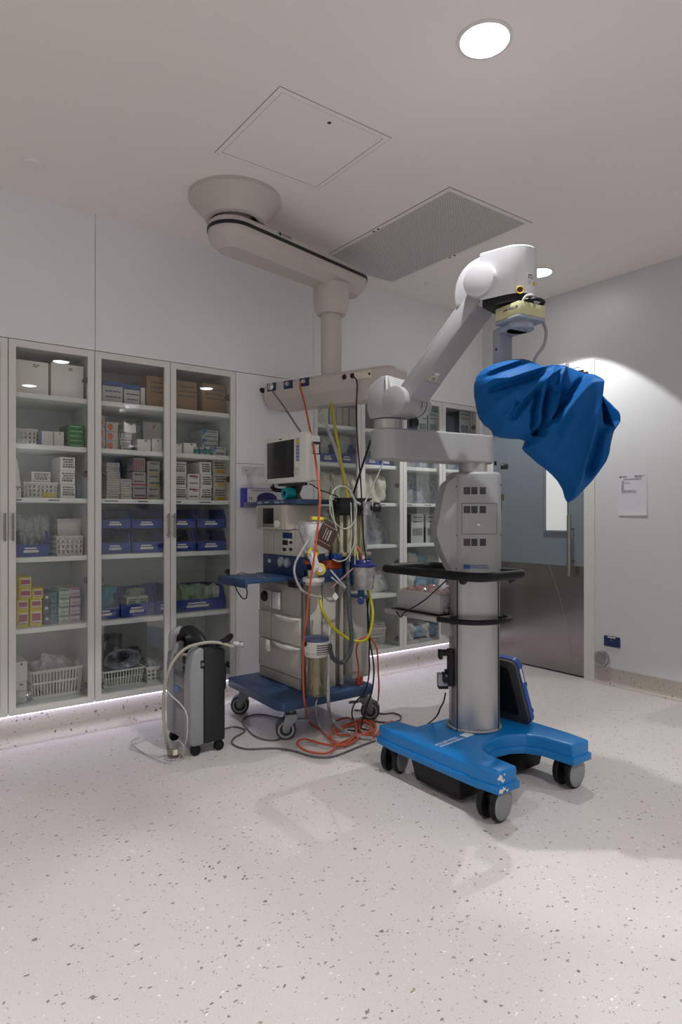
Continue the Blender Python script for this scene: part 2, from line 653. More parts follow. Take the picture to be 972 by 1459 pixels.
# access hatch
t = thing('ceiling_hatch', 'flush white square access hatch in the ceiling', 'access hatch', (1.615, 2.465, H))
b = MB()
HM = frame((1.615, 2.466, H), (1, 0, 0), (0, -1, 0))
sq = lambda a: [(-a, -a), (a, -a), (a, a), (-a, a)]
b.ring(sq(.288), sq(.266), 0, .0025, HM)
b.build('frame', mat('hatch white', (233, 227, 224), .8, var=.01), t)
b = MB()
b.bx(-.2635, .2635, -.2635, .2635, 0, .0012, M=HM)
b.build('panel', mat('hatch white'), t)
b = MB()
b.ring(sq(.2662), sq(.2632), 0, .0014, HM)
b.ring(sq(.2915), sq(.288), 0, .0008, HM)
b.build('shadow_gap', mat('gap grey', (140, 134, 131), .8, var=0), t)
b = MB()
b.lathe([(.0085, .0), (.0085, .002), (.001, .002)], (1.618 - 1.615, .215, 0), M=HM)
b.build('lock', M_blackg, t)


def perforated():
    m = bpy.data.materials.new('perforated metal')
    m.use_nodes = True
    n, l = m.node_tree.nodes, m.node_tree.links
    bs = n['Principled BSDF']
    bs.inputs['Roughness'].default_value = .6
    tc = n.new('ShaderNodeTexCoord')
    mp = n.new('ShaderNodeMapping')
    mp.inputs['Scale'].default_value = (112, 112, 1)
    mp.inputs['Rotation'].default_value = (0, 0, PI / 4)
    l.new(tc.outputs['Object'], mp.inputs[0])
    fr = n.new('ShaderNodeVectorMath')
    fr.operation = 'FRACTION'
    l.new(mp.outputs[0], fr.inputs[0])
    sb = n.new('ShaderNodeVectorMath')
    sb.operation = 'SUBTRACT'
    sb.inputs[1].default_value = (.5, .5, 0)
    l.new(fr.outputs[0], sb.inputs[0])
    ml = n.new('ShaderNodeVectorMath')
    ml.operation = 'MULTIPLY'
    ml.inputs[1].default_value = (1, 1, 0)
    l.new(sb.outputs[0], ml.inputs[0])
    le = n.new('ShaderNodeVectorMath')
    le.operation = 'LENGTH'
    l.new(ml.outputs[0], le.inputs[0])
    lt = n.new('ShaderNodeMath')
    lt.operation = 'LESS_THAN'
    lt.inputs[1].default_value = .3
    l.new(le.outputs['Value'], lt.inputs[0])
    mx = n.new('ShaderNodeMix')
    mx.data_type = 'RGBA'
    mx.inputs[6].default_value = lin((208, 203, 200))
    mx.inputs[7].default_value = lin((84, 82, 82))
    l.new(lt.outputs[0], mx.inputs[0])
    l.new(mx.outputs[2], bs.inputs['Base Color'])
    return m


t = thing('ceiling_vent', 'rectangular perforated air vent in the ceiling above the pendant arm', 'air vent', (2.767, 2.93, H))
VM = frame((2.767, 2.93, H), (1, 0, 0), (0, -1, 0))
rc = lambda a, c_: [(-a, -c_), (a, -c_), (a, c_), (-a, c_)]
b = MB()
b.ring(rc(.337, .606), rc(.312, .581), 0, .004, VM)
b.build('frame', mat('vent frame', (226, 221, 218), .6, var=.01), t)
b = MB()
b.ring(rc(.341, .61), rc(.337, .606), 0, .0012, VM)
b.build('shadow_gap', mat('gap grey'), t)
b = MB()
b.bx(-.312, .312, -.581, .581, .0, .003, M=VM)
b.build('perforated_plate', perforated(), t)
for sx, dy in ((-.322, .04), (-.322, -.0), (.322, .04), (.322, -.0)):
    b = MB()
    b.lathe([(.008, .003), (.008, .0055), (.001, .0055)], (sx, dy - .02, 0), M=VM)
    b.build('catch', M_blackg, t)
for x, y, lab in ((.668, 3.364, 'flat round ceiling detector cover above the first glass cabinet'), (3.337, 3.37, 'flat round ceiling detector cover between the vent and the far corner')):
    b = MB()
    b.lathe([(.055, 0), (.055, -.006), (.05, -.012), (.001, -.013)], (x, y, H))
    tag(b.build('ceiling_detector', mat('detector white', (228, 223, 220), .6, var=.01)), lab, 'detector')
# camera
cd = bpy.data.cameras.new('camera')
cam = bpy.data.objects.new('camera', cd)
COL.objects.link(cam)
cam.location = (0, 0, 1.2)
cam.rotation_euler = (PI / 2, 0, math.radians(53.25 - 90))
cd.sensor_fit = 'VERTICAL'
cd.sensor_height = 36
cd.lens = 921.5 / 1459 * 36
cd.shift_y = 4.9 / 1459
cd.clip_start = .05
SC.camera = cam
w = bpy.data.worlds.new('world')
SC.world = w
w.use_nodes = True
w.node_tree.nodes['Background'].inputs[0].default_value = (0, 0, 0, 1)
SC.view_settings.view_transform = 'Standard'
SC.view_settings.look = 'None'
SC.view_settings.gamma = 1
SC.view_settings.use_curve_mapping = False
SC.view_settings.exposure = -.3
SC.cycles.max_bounces = 16
SC.cycles.diffuse_bounces = 10
SC.cycles.transparent_max_bounces = 24
# ------------------------------------------------------------------ microscope stand
M_silver = mat('satin aluminium', (176, 174, 172), .36, metal=.55, var=.02, scale=4)
M_alu = mat('bright anodised aluminium', (168, 168, 168), .33, metal=.8, var=.03, scale=3)
M_armpaint = mat('silver grey paint', (158, 158, 160), .42, metal=.2, var=.015)
M_headlit = mat('lit silver paint', (208, 208, 212), .34, metal=.3, var=.015)  # head lit by the downlight above: that light is put into the paler colour
M_blue = mat('glossy bright blue paint', (12, 116, 186), .34, var=.03, scale=6)
M_wheelgrey = mat('wheel cover grey', (132, 134, 138), .4)
M_logo = mat('logo blue', (20, 84, 150), .5, var=0)
sc_t = thing('microscope_stand', 'floor standing surgical microscope on a bright blue wheeled base with jointed silver arm', 'surgical microscope', (2.3, 2.0, 0))
base_poly = [(1.985, 1.64), (2.10, 1.64), (2.108, 1.79), (2.14, 1.85), (2.2, 1.89), (2.29, 1.905), (2.37, 1.895), (2.43, 1.86), (2.468, 1.79), (2.478, 1.64), (2.60, 1.64), (2.615, 1.74),
             (2.615, 2.37), (2.49, 2.37), (2.472, 2.235), (2.115, 2.235), (2.095, 2.36), (1.985, 2.36), (1.97, 2.26), (1.97, 1.74)]
cx_, cy_ = 2.29, 2.0


def grow(poly, d):
    out = []
    n = len(poly)
    for i in range(n):
        a, p, c = Vector(poly[i - 1]), Vector(poly[i]), Vector(poly[(i + 1) % n])
        n1 = Vector(((p - a).y, -(p - a).x)).normalized()
        n2 = Vector(((c - p).y, -(c - p).x)).normalized()
        m = (n1 + n2)
        m = m / max(.3, m.dot(n1))
        q = p + m * d
        out.append((q.x, q.y))
    return out


b = MB()
b.prism(base_poly, .128, .205, bev=.011, seg=3)
b.prism(grow(base_poly, .008), .118, .15, bev=.005)
base = b.build('base', M_blue, sc_t)
# chips in the paint at the front corner
b = MB()
random.seed(3)
for cx0, cz0, rr_, yy in ((1.996, .182, .016, 1.6395), (2.012, .168, .010, 1.6395), (1.99, .134, .012, 1.6315), (2.006, .138, .011, 1.6315), (2.026, .13, .007, 1.6315), (2.02, .19, .005, 1.6395)):
    t_ = [(rr_ * (.5 + .7 * random.random()) * math.cos(k * PI / 5), rr_ * (.4 + .6 * random.random()) * math.sin(k * PI / 5)) for k in range(10)]
    b.prism(t_, 0, .0012, frame((cx0, yy, cz0), (1, 0, 0), (0, 0, 1)))
b.build('paint_chip', mat('white primer', (222, 218, 212), .7), base)
b = MB()
BM = frame((2.02, 2.075, .2056), (.82, -.57, 0), (.57, .82, 0))
BM = frame((2.005, 1.985, .2056), (.97, .1, 0), (-.1, .97, 0))
b.text('MÖLLER-WEDEL', .021, BM @ Matrix.Translation((0, .012, 0)))
b.text('INTERNATIONAL', .021, BM @ Matrix.Translation((0, -.012, 0)))
b.bx(.178, .205, -.02, .022, 0, .0006, M=BM)
b.bx(.208, .235, -.02, .022, 0, .0006, M=BM)
b.build('lettering', mat('white print', (214, 224, 234), .5, var=0), base)
for (x0, x1, y0, y1) in ((1.975, 2.16, 1.83, 2.13), (2.42, 2.6, 1.87, 2.15)):
    b = MB()
    b.bx(x0, x1, y0, y1, .022, .125, bev=.006, taper=(.8, .88))
    b.build('counterweight', M_black, sc_t, label='black tapered counterweight under the blue base')


def caster(parent, x, y, rz, r=.068, zt=.125):
    M = Matrix.Translation((x, y, 0)) @ Matrix.Rotation(rz, 4, 'Z')     # local y = axle
    b = MB()
    b.bx(-.026, .03, -.014, .014, .03, zt - .01, bev=.008, M=M)
    b.bx(-.045, .05, -.034, .034, zt - .055, zt - .018, bev=.014, M=M)
    b.cyl((.0, 0, zt - .02), (.0, 0, zt), .014, M=M)
    c = b.build('caster', M_blackg, parent)
    for s in (-1, 1):
        b = MB()
        A = M @ frame((-.012, s * .017, r), (1, 0, 0), (0, 0, 1)) if s < 0 else M @ frame((-.012, s * .017, r), (-1, 0, 0), (0, 0, 1))
        b.lathe([(r * .55, 0), (r - .004, 0), (r, .004), (r, .02), (r - .006, .026), (.01, .026)], M=A)
        b.build('wheel', M_black, c)
        b = MB()
        b.lathe([(r - .007, .0255), (r - .012, .029), (.03, .031), (.0005, .0315)], M=A, caps=False)
        b.build('wheel_cover', M_wheelgrey, c)
    return c


for x, y, rz in ((2.035, 2.29, .35), (2.03, 1.69, .12), (2.545, 1.70, .05), (2.545, 2.30, -.3)):
    caster(sc_t, x, y, rz)
# column: aluminium extrusion, seen turned on the base
CX, CY = 2.335, 2.075
CU = Vector((.81, -.586, 0))                 # across the face
CWn = Vector((-.586, -.81, 0))               # out of the face
CF = frame((CX, CY, 0), CU, (0, 0, 1))       # local x = across, y = up, z = out of the face


def sell(a, c_, e, n=56):
    out = []
    for k in range(n):
        t = 2 * PI * k / n
        out.append((a * math.copysign(abs(math.cos(t)) ** (2 / e), math.cos(t)), c_ * math.copysign(abs(math.sin(t)) ** (2 / e), math.sin(t))))
    return out


CZ = CF @ Matrix.Rotation(-PI / 2, 4, 'X')   # plan coordinates: x across, y = into the back, z = up
def surf(u, a=.114, c_=.108, e=2.9):
    return c_ * max(0, 1 - abs(u / a) ** e) ** (1 / e)


b = MB()
b.prism(sell(.114, .108, 2.9), .2, .96, CZ)
column = b.build('column', M_alu, sc_t)
for u in (-.094, .094):
    b = MB()
    w_ = surf(u)
    b.bx(u - .0035, u + .0035, .205, .935, w_ - .01, w_ + .0015, M=CF)
    b.build('slot', M_dark, column)
b = MB()
ring = [(.122 * math.cos(t), .118 * math.sin(t)) for t in [2 * PI * k / 40 for k in range(40)]]
b.tube([CZ @ Vector((x, y, .213)) for x, y in ring], .006, closed=True, smooth=0)
b.build('cable_loop', mat('grey cable', (150, 152, 156), .5), sc_t)
# upper cover with hump
b = MB()
b.loft([[CZ @ Vector((x * s, y * s, z)) for x, y in sell(.119, .113, 3.0)] for s, z in ((1, .932), (1, 1.375), (.985, 1.39), (.9, 1.4))])
prof = [(.03, 1.399), (-.06, 1.397), (-.10, 1.385), (-.145, 1.35), (-.16, 1.3), (-.178, 1.2), (-.192, 1.14), (-.19, 1.105), (-.165, 1.03), (-.13, .955), (-.118, .932), (.03, .932)]
b.prism(prof[::-1], -.095, .085, CF, bev=.008)
cover = b.build('column_cover', M_armpaint, sc_t)
for z in (1.312, 1.226, 1.077):
    for k, u in enumerate((-.071, -.038, .001)):
        b = MB()
        n_ = 8
        ww = .029
        for q in range(n_):
            uu = u + ww * (q + .5) / n_
            s_ = surf(uu, .119, .113, 3.0)
            b.bx(uu - .0014, uu + .0014, z - .016, z + .017, s_ - .004, s_ + .0009, M=CF)
        b.build('vent', mat('vent shadow', (46, 46, 48), .7, var=0), cover)
b = MB()
pts = [(-.078, 1.255), (.083, 1.255), (.083, 1.115), (-.078, 1.115)]
for (u0, z0), (u1, z1) in zip(pts, pts[1:] + pts[:1]):
    n_ = 12
    for q in range(n_):
        ua, ub = u0 + (u1 - u0) * q / n_, u0 + (u1 - u0) * (q + 1) / n_
        za, zb = z0 + (z1 - z0) * q / n_, z0 + (z1 - z0) * (q + 1) / n_
        b.tube([CF @ Vector((ua, za, surf(ua, .119, .113, 3) + .0004)), CF @ Vector((ub, zb, surf(ub, .119, .113, 3) + .0004))], .0012, n=5, smooth=0)
b.build('service_panel_outline', mat('joint grey', (78, 78, 80), .7, var=0), cover)
b = MB()
b.lathe([(.0, 0), (.008, 0), (.008, .002), (.004, .003), (.0005, .003)], M=CF @ Matrix.Translation((-.004, 1.158, .113)), n=16, caps=False)
b.build('lock', M_chrome, cover)
b = MB()
b.bx(-.072, -.041, .957, .976, .1095, .1115, M=CF)
s_ = .113
b.text('MÖLLER-WEDEL', .0105, CF @ Matrix.Translation((-.037, .971, .1135)))
b.text('INTERNATIONAL', .0105, CF @ Matrix.Translation((-.037, .961, .1135)))
b.build('logo', M_logo, cover)
for u, z in ((-.099, 1.333), (-.099, 1.107), (-.099, .955), (.105, 1.34), (.105, 1.11), (.105, .95)):
    b = MB()
    b.lathe([(.0035, 0), (.0035, .002), (.0005, .002)], M=CF @ Matrix.Translation((u, z, surf(u, .119, .113, 3))), n=10)
    b.build('screw', M_dark, cover)
# collar, swivel arm
b = MB()
b.cyl((CX - .03, CY - .02, 1.398), (CX - .03, CY - .02, 1.446), .066, n=40)
b.build('collar', M_silver, sc_t)
b = MB()
AX, AY, BX_, BY = 1.845, 2.125, 2.33, 2.07
z_ = [(1.443, .006), (1.449, 0), (1.565, 0), (1.571, .006)]
b.loft([[(x, y, z) for x, y in stadium(AX, AY, .078, BX_, BY, .088, off=o_)] for z, o_ in z_])
b.build('swivel_arm', M_armpaint, sc_t)
b = MB()
b.cyl((2.405, 2.005, 1.435), (2.405, 2.005, 1.455), .006)
b.cyl((2.42, 1.985, 1.43), (2.445, 1.965, 1.43), .014, n=12, bev=.003)
b.build('lock_knob', M_blackg, sc_t)
b = MB()
b.bx(.1, .135, 1.27, 1.3, .0, .03, bev=.003, M=CF)
b.bx(.107, .122, 1.22, 1.29, .02, .045, bev=.003, M=CF)
b.build('release_lever', mat('bronze lever', (96, 78, 62), .35, metal=.6), sc_t)
# lower joint
E1, E2 = Vector((.242, -.970, 0)), Vector((.970, .242, 0))
LP = Vector((1.789, 2.014, 1.678))
UP = LP + E1 * .385 + Vector((0, 0, .407))
ZV = Vector((0, 0, 1))
b = MB()
b.cyl((AX, AY, 1.57), (AX, AY, 1.612), .063, n=40)
b.build('collar', M_silver, sc_t)
JF = frame(LP, -E1, ZV)                       # local x = towards the wall, y = up, z = along -E2? (towards viewer)
b = MB()
side = [(.15, -.062), (.165, -.02), (.16, .075), (.13, .095), (.09, .115), (.05, .115), (.03, .05), (-.03, .045), (-.052, .01), (-.048, -.03), (-.02, -.055), (.06, -.062)]
sgn = 1 if JF.to_3x3() @ Vector((0, 0, 1)) @ E2 > 0 else -1 if False else 1
zax = (JF.to_3x3() @ Vector((0, 0, 1))).dot(E2)
zs = (.015, .15) if zax > 0 else (-.15, -.015)
b.prism(side, zs[0], zs[1], JF, bev=.008)
b.build('shoulder_housing', M_armpaint, sc_t)
b = MB()
b.cyl(LP + E2 * .0, LP + E2 * .2, .053, n=40, bev=.004)
b.build('shoulder_drum', M_armpaint, sc_t)
b = MB()
b.cyl(LP - E2 * .02, LP + E2 * .02, .0595, n=48, bev=.007)
b.build('pivot_cap', M_armpaint, sc_t)
b = MB()
b.tube([LP + E2 * .155 + (E1 * math.cos(t) + ZV * math.sin(t)) * .0535 for t in [2 * PI * k / 32 for k in range(32)]], .0015, n=5, closed=True, smooth=0)
b.tube([LP + E2 * .118 + (E1 * math.cos(t) + ZV * math.sin(t)) * .0535 for t in [2 * PI * k / 32 for k in range(32)]], .0015, n=5, closed=True, smooth=0)
b.build('drum_joint', M_dark, sc_t)
b = MB()
b.bx(.055, .063, .04, .112, zs[0] - .003 if zax > 0 else zs[1] - .001, zs[0] + .001 if zax > 0 else zs[1] + .003, M=JF, bev=.001)
b.build('white_strip', M_white, sc_t)
kp = Vector((1.91, 2.035, 1.6))
b = MB()
b.lathe([(.018, -.02), (.022, -.012), (.022, .008), (.016, .014), (.001, .014)], kp, n=10)
b.build('clamp_knob', M_blackg, sc_t)
# rising arm
AD = (UP - LP).normalized()
AN = AD.cross(E2)
if AN.z < 0:
    AN = -AN
L_ = (UP - LP).length
AF = Matrix.Identity(4)
for i in range(3):
    AF[i][0], AF[i][1], AF[i][2], AF[i][3] = AD[i], AN[i], E2[i], LP[i]
b = MB()
b.bx(.02, L_ - .01, -.036, .024, .018, .158, bev=.004, M=AF)
rarm = b.build('rising_arm', M_armpaint, sc_t)
b = MB()
b.bx(.03, L_ + .0, .02, .042, .028, .148, bev=.005, M=AF)
b.build('top_cover', mat('shade grey paint', (150, 150, 153), .45), rarm)
for a0, a1 in ((.045, .135), (L_ - .115, L_ - .035)):
    b = MB()
    b.bx(a0, a1, -.0385, -.035, .021, .155, bev=.001, M=AF)
    b.build('end_plate', mat('grey end plate', (150, 150, 156), .45), rarm)
b = MB()
b.bx(.14, .162, -.0372, -.0355, .06, .105, M=AF)
b.bx(.168, .18, -.0372, -.0355, .07, .1, M=AF)
b.build('type_plate', mat('pale label', (214, 210, 196), .5), rarm)
b = MB()
TF = AF @ frame((.159, -.0474, .062), (0, 0, 1), (1, 0, 0))
for k in range(3):
    b.bx(.143 + .006 * k, .146 + .006 * k, -.0376, -.037, .064, .1, M=AF)
b.build('label_print', M_dark, rarm)
# upper joint and head block
b = MB()
b.cyl(UP - E2 * .022, UP + E2 * .03, .0645, n=48, bev=.008)
b.build('pivot_cap', M_headlit, sc_t)
b = MB()
EP = [(-.120, -.066), (-.125, -.025), (-.119, .02), (-.1, .058), (-.068, .086), (-.03, .1), (.0, .103), (.02, .0), (.0, -.07), (-.029, -.083)]
EM = Matrix.Identity(4)
for i in range(3):
    EM[i][0], EM[i][1], EM[i][2], EM[i][3] = E1[i], ZV[i], E2[i], UP[i]
b.prism([(p.x, p.y) for p in catmull([(x, y, 0) for x, y in EP[:7]], 5)] + EP[7:], .025, .145, EM, bev=.004)
b.build('elbow_housing', M_headlit, sc_t)
HZ0, HZ1 = 2.014, 2.193
HF = frame((UP.x, UP.y, 0), E1, E2)           # local x = forward, y = across, z = up
if HF[2][2] < 0:
    HF = frame((UP.x, UP.y, 0), E1, E2)


def dshape(off=0, back=-.005, w0=.004, w1=.166, f=.1):
    r = (w1 - w0) / 2
    c_ = (w0 + w1) / 2
    out = [(back + off, w0 + off), (f, w0 + off)]
    for k in range(1, 18):
        t = -PI / 2 + PI * k / 18
        out.append((f + (r - off) * math.cos(t), c_ + (r - off) * math.sin(t)))
    out += [(f, w1 - off), (back + off, w1 - off)]
    return out


def hp(x, y, z):
    q = Vector((UP.x, UP.y, 0)) + E1 * x + E2 * y
    return (q.x, q.y, z)


b = MB()
b.loft([[hp(x, y, z) for x, y in dshape(o_)] for z, o_ in ((HZ0, .002), (HZ0 + .004, 0), (HZ1 - .006, 0), (HZ1, .006))])
head = b.build('head_block', M_headlit, sc_t)
b = MB()
b.loft([[hp(x, y, z) for x, y in dshape(.004, .0)] for z in (1.985, 2.015)])
b.build('rubber_skirt', M_black, sc_t)
# warning labels and yellow ring on the head block
hc = (.1, .085)
def hs(ang, z, r=.0815):
    """point on the rounded end of the head block, ang from the forward direction"""
    q = Vector(hp(hc[0] + r * math.cos(ang), hc[1] + r * math.sin(ang), z))
    d = (E1 * math.cos(ang) + E2 * math.sin(ang))
    rt = ZV.cross(d)
    return frame(q, rt, (0, 0, 1))


b = MB()
for da, dz, w_, h_ in ((-.42, 2.075, .03, .018), (-.5, 2.054, .013, .014)):
    b.bx(-w_ / 2, w_ / 2, -h_ / 2, h_ / 2, -.001, .0008, M=hs(da, dz, .0818))
b.build('type_plate', mat('silver label', (188, 188, 186), .4), head)
b = MB()
b.text('STATIV', .006, hs(-.42, 2.08, .083) @ Matrix.Translation((-.012, 0, 0)))
b.text('230 V  50 Hz', .0045, hs(-.42, 2.071, .083) @ Matrix.Translation((-.013, 0, 0)))
b.build('label_print', M_dark, head)
b = MB()
b.prism([(-.009, -.008), (.009, -.008), (0, .008)], -.001, .0009, hs(-.18, 2.054, .0818))
b.build('warning_triangle', mat('warning yellow', (212, 170, 40), .5), head)
b = MB()
YM = hs(-.95, 2.022, .086)
b.tube([YM @ Vector((.0125 * math.cos(t), .0125 * math.sin(t), .002)) for t in [2 * PI * k / 24 for k in range(24)]], .0022, closed=True, smooth=0, n=6)
b.build('yellow_ring', mat('warning yellow'), head)
b = MB()
b.cyl(YM @ Vector((0, 0, -.008)), YM @ Vector((0, 0, .0025)), .0115, n=20)
b.build('socket', mat('dark brown plastic', (56, 30, 22), .4), head)
# cream coupling box
BC = Vector((UP.x + E1.x * .12 + E2.x * .085, UP.y + E1.y * .12 + E2.y * .085, 0))
b = MB()
CM = Matrix.Translation((BC.x, BC.y, 0)) @ Matrix.Rotation(-.13, 4, 'Z')
b.prism(rrect(-.07, .07, -.066, .066, .014), 1.932, 1.98, CM, bev=.004)
cream = b.build('coupling_box', mat('cream plastic', (196, 192, 152), .4), sc_t)
b = MB()
b.prism(rrect(-.07, .07, -.066, .066, .014), 1.92, 1.9325, CM, bev=.003)
b.build('coupling_floor', mat('blue grey plastic', (142, 150, 160), .45), cream)
b = MB()
LM = CM @ frame((-.0707, .015, 1.959), (0, -1, 0), (0, 0, 1))
b.text('MW  MÖLLER', .0125, LM)
b.build('lettering', mat('navy print', (40, 52, 96), .5, var=0), cream)
b = MB()
b.cyl((BC.x, BC.y, 1.978), (BC.x, BC.y, 1.988), .045)
b.tube([hp(.155, .03, 1.987), hp(.2, .05, 1.987), hp(.205, .1, 1.987), hp(.17, .13, 1.987)], .007)
b.build('mount_ring', M_black, sc_t)
b = MB()
b.tube([CM @ Vector((-.045, -.055, 1.981)), CM @ Vector((-.04, -.072, 1.998)), CM @ Vector((-.01, -.075, 2.002)), CM @ Vector((.015, -.06, 1.985))], .004)
b.build('white_cable', M_white, sc_t)
# hanging bracket
M_brk = mat('blue grey bracket', (148, 156, 168), .42)
b = MB()
b.cyl((BC.x, BC.y, 1.895), (BC.x, BC.y, 1.921), .052, n=36, bev=.004)
b.prism([(-.05, 0), (-.04, .09), (.04, .09), (.05, 0)], 1.895, 1.919, CM, bev=.004)
b.bx(-.035, .035, .075, .112, 1.75, 1.919, bev=.006, M=CM)
brk = b.build('bracket', M_brk, sc_t)
b = MB()
b.cyl(CM @ Vector((-.036, .09, 1.84)), CM @ Vector((-.0345, .09, 1.84)), .006, n=12)
for dx, dy in ((-.018, -.012), (.0, -.02), (.018, -.012), (.004, .004)):
    b.cyl(CM @ Vector((dx, dy, 1.8945)), CM @ Vector((dx, dy, 1.896)), .0045, n=10)
b.build('bolt', mat('dark blue cap', (44, 60, 96), .4), brk)
cab = [(.06, .03, 1.975), (.085, .0, 1.97), (.102, -.02, 1.93), (.105, -.03, 1.89), (.085, -.035, 1.84), (.05, -.03, 1.795), (.035, -.03, 1.76)]
b = MB()
b.tube([CM @ Vector(p) for p in cab], .006)
tag(b.build('microscope_cable', mat('grey cable')), 'grey cable looping from the cream box down into the blue drape', 'cable')
# bumper rails
b = MB()
rr = rrect(2.125, 2.462, 1.862, 2.515, .075, 6)
b.tube([(x, y, .932) for x, y in rr], .0205, n=12, closed=True, smooth=0)
b.cyl((2.2, 2.02, .905), (2.15, 1.97, .93), .02)
b.cyl((2.4, 1.93, .9), (2.43, 1.9, .93), .02)
b.build('push_rail', M_black, sc_t)
b = MB()
q = [(2.14, 2.12), (2.16, 2.02), (2.2, 1.95), (2.27, 1.915), (2.35, 1.905), (2.42, 1.93), (2.45, 1.99), (2.44, 2.05)]
b.tube([(x, y, .722) for x, y in q], .0125, n=10)
for x, y in ((2.195, 2.075), (2.385, 1.965)):
    b.cyl((x, y, .7), (x, y, .735), .016, n=12)
b.build('lower_rail', M_black, sc_t)
# device shelf
b = MB()
b.bx(2.14, 2.46, 2.13, 2.5, .705, .728, bev=.004)
b.bx(2.2, 2.3, 2.1, 2.16, .64, .706)
b.build('device_shelf', M_silver, sc_t)
b = MB()
b.bx(2.165, 2.44, 2.15, 2.48, .7275, .7315)
b.build('shelf_mat', M_black, sc_t)
b = MB()
FM = frame((2.19, 2.085, 0), CU, (0, 0, 1))
b.bx(-.075, -.052, .41, .58, .03, .075, bev=.004, M=CF @ Matrix.Translation((-.06, 0, 0)))
b.bx(-.11, -.06, .55, .575, .035, .07, bev=.004, M=CF @ Matrix.Translation((-.06, 0, 0)))
b.bx(-.118, -.1, .535, .575, .03, .075, bev=.004, M=CF @ Matrix.Translation((-.06, 0, 0)))
b.bx(-.095, -.06, .425, .45, .035, .07, bev=.004, M=CF @ Matrix.Translation((-.06, 0, 0)))
b.bx(-.1, -.086, .43, .47, .03, .075, bev=.004, M=CF @ Matrix.Translation((-.06, 0, 0)))
b.build('cable_hook', M_black, sc_t)
# ------------------------------------------------------------------ blue drape over the microscope head
M_drape = mat('blue woven drape', (1, 78, 140), .6, spec=.18, var=.03, scale=9, bump=.05, bscale=900)
DU = .002637                                     # drape pattern unit in metres
OUT = [(683, 545), (686, 535), (693, 527), (704, 520), (716, 516), (726, 514), (738, 511.5), (748, 511), (757, 513), (765, 517), (772, 521.5), (785, 521.5), (797, 521), (807, 521.5), (818, 525),
       (830, 530), (840, 535), (849, 537), (853, 541), (857, 549), (863, 561), (870, 575), (877, 590), (880, 600), (879.5, 612), (876, 628), (873, 645), (868, 660), (858, 675), (849, 687),
       (840, 697), (831, 707), (824, 713), (817, 716.5), (813, 709), (810, 697), (803, 685), (795, 676), (785, 667), (775, 660), (765, 651), (757, 644), (752, 638), (754.5, 632), (756, 627),
       (750, 625), (735, 624.5), (722, 623), (711, 619), (708, 612), (700, 604), (691, 596), (688, 588), (686, 575), (683, 560)]


def resample(P, n):
    P = P + P[:1]
    seg = [math.dist(a, c_) for a, c_ in zip(P, P[1:])]
    tot = sum(seg)
    out, i, acc = [], 0, 0
    for k in range(n):
        d = tot * k / n
        while acc + seg[i] < d:
            acc += seg[i]
            i += 1
        f = (d - acc) / seg[i]
        out.append((P[i][0] + (P[i + 1][0] - P[i][0]) * f, P[i][1] + (P[i + 1][1] - P[i][1]) * f))
    return out


def pl_dist(x, y, P):
    """distance to a polyline, position along it 0..1 and side"""
    best = (1e9, 0, 1)
    n = len(P) - 1
    for i in range(n):
        ax, ay = P[i]
        bx_, by_ = P[i + 1]
        dx, dy = bx_ - ax, by_ - ay
        l2 = dx * dx + dy * dy
        t = max(0, min(1, ((x - ax) * dx + (y - ay) * dy) / l2))
        ex, ey = x - ax - dx * t, y - ay - dy * t
        d = math.hypot(ex, ey)
        if d < best[0]:
            best = (d, (i + t) / n, 1 if dx * ey - dy * ex > 0 else -1)
    return best


# folds: polyline, width, height, kind ('g' rounded, 'r' sharp ridge, 's' step rising on one side)
FOLDS = [
    ([(835, 538), (832, 586), (824, 650), (817, 714)], 13, .062, 'r'),
    ([(847, 552), (851, 600), (845, 640), (836, 685)], 9, -.042, 'g'),
    ([(857, 556), (861, 585), (863, 610)], 5, -.085, 'g'),
    ([(866, 560), (871, 585), (872, 606), (862, 617), (849, 612), (843, 600)], 4.5, .034, 'g'),
    ([(872, 640), (858, 668), (840, 694)], 9, .012, 'g'),
    ([(761, 629), (790, 596), (815, 566), (835, 540)], 7, .045, 's'),
    ([(768, 620), (790, 590), (812, 560), (826, 545)], 5, -.022, 'g'),
    ([(765, 617), (758, 590), (766, 552), (785, 530)], 5, .02, 'r'),
    ([(772, 618), (783, 588), (786, 565)], 5, .03, 'r'),
    ([(768, 620), (771, 585), (776, 555)], 3.5, -.035, 'g'),
    ([(759, 616), (755, 592), (762, 560)], 4, -.038, 'g'),
    ([(778, 612), (792, 584), (798, 560)], 4, -.02, 'g'),
    ([(764, 624), (768, 614)], 5, -.06, 'g'),
    ([(712, 614), (722, 596), (748, 568), (775, 545), (800, 528)], 7, .028, 'r'),
    ([(724, 606), (742, 580), (765, 556)], 5, -.026, 'g'),
    ([(716, 606), (728, 590), (733, 578)], 3, -.018, 'g'),
    ([(685, 556), (700, 549), (718, 549), (745, 540), (780, 528), (810, 524)], 6, .028, 'r'),
    ([(690, 563), (712, 557), (740, 549), (768, 540)], 5, -.022, 'g'),
    ([(692, 543), (712, 534), (735, 527), (748, 521)], 4, -.018, 'g'),
    ([(690, 537), (715, 528), (742, 518)], 4, .012, 'r'),
    ([(786, 562), (790, 545), (800, 528)], 4, .02, 'g'),
    ([(700, 585), (715, 575), (740, 560)], 7, .012, 'g'),
    ([(790, 660), (800, 620), (812, 590)], 12, -.012, 'g')]


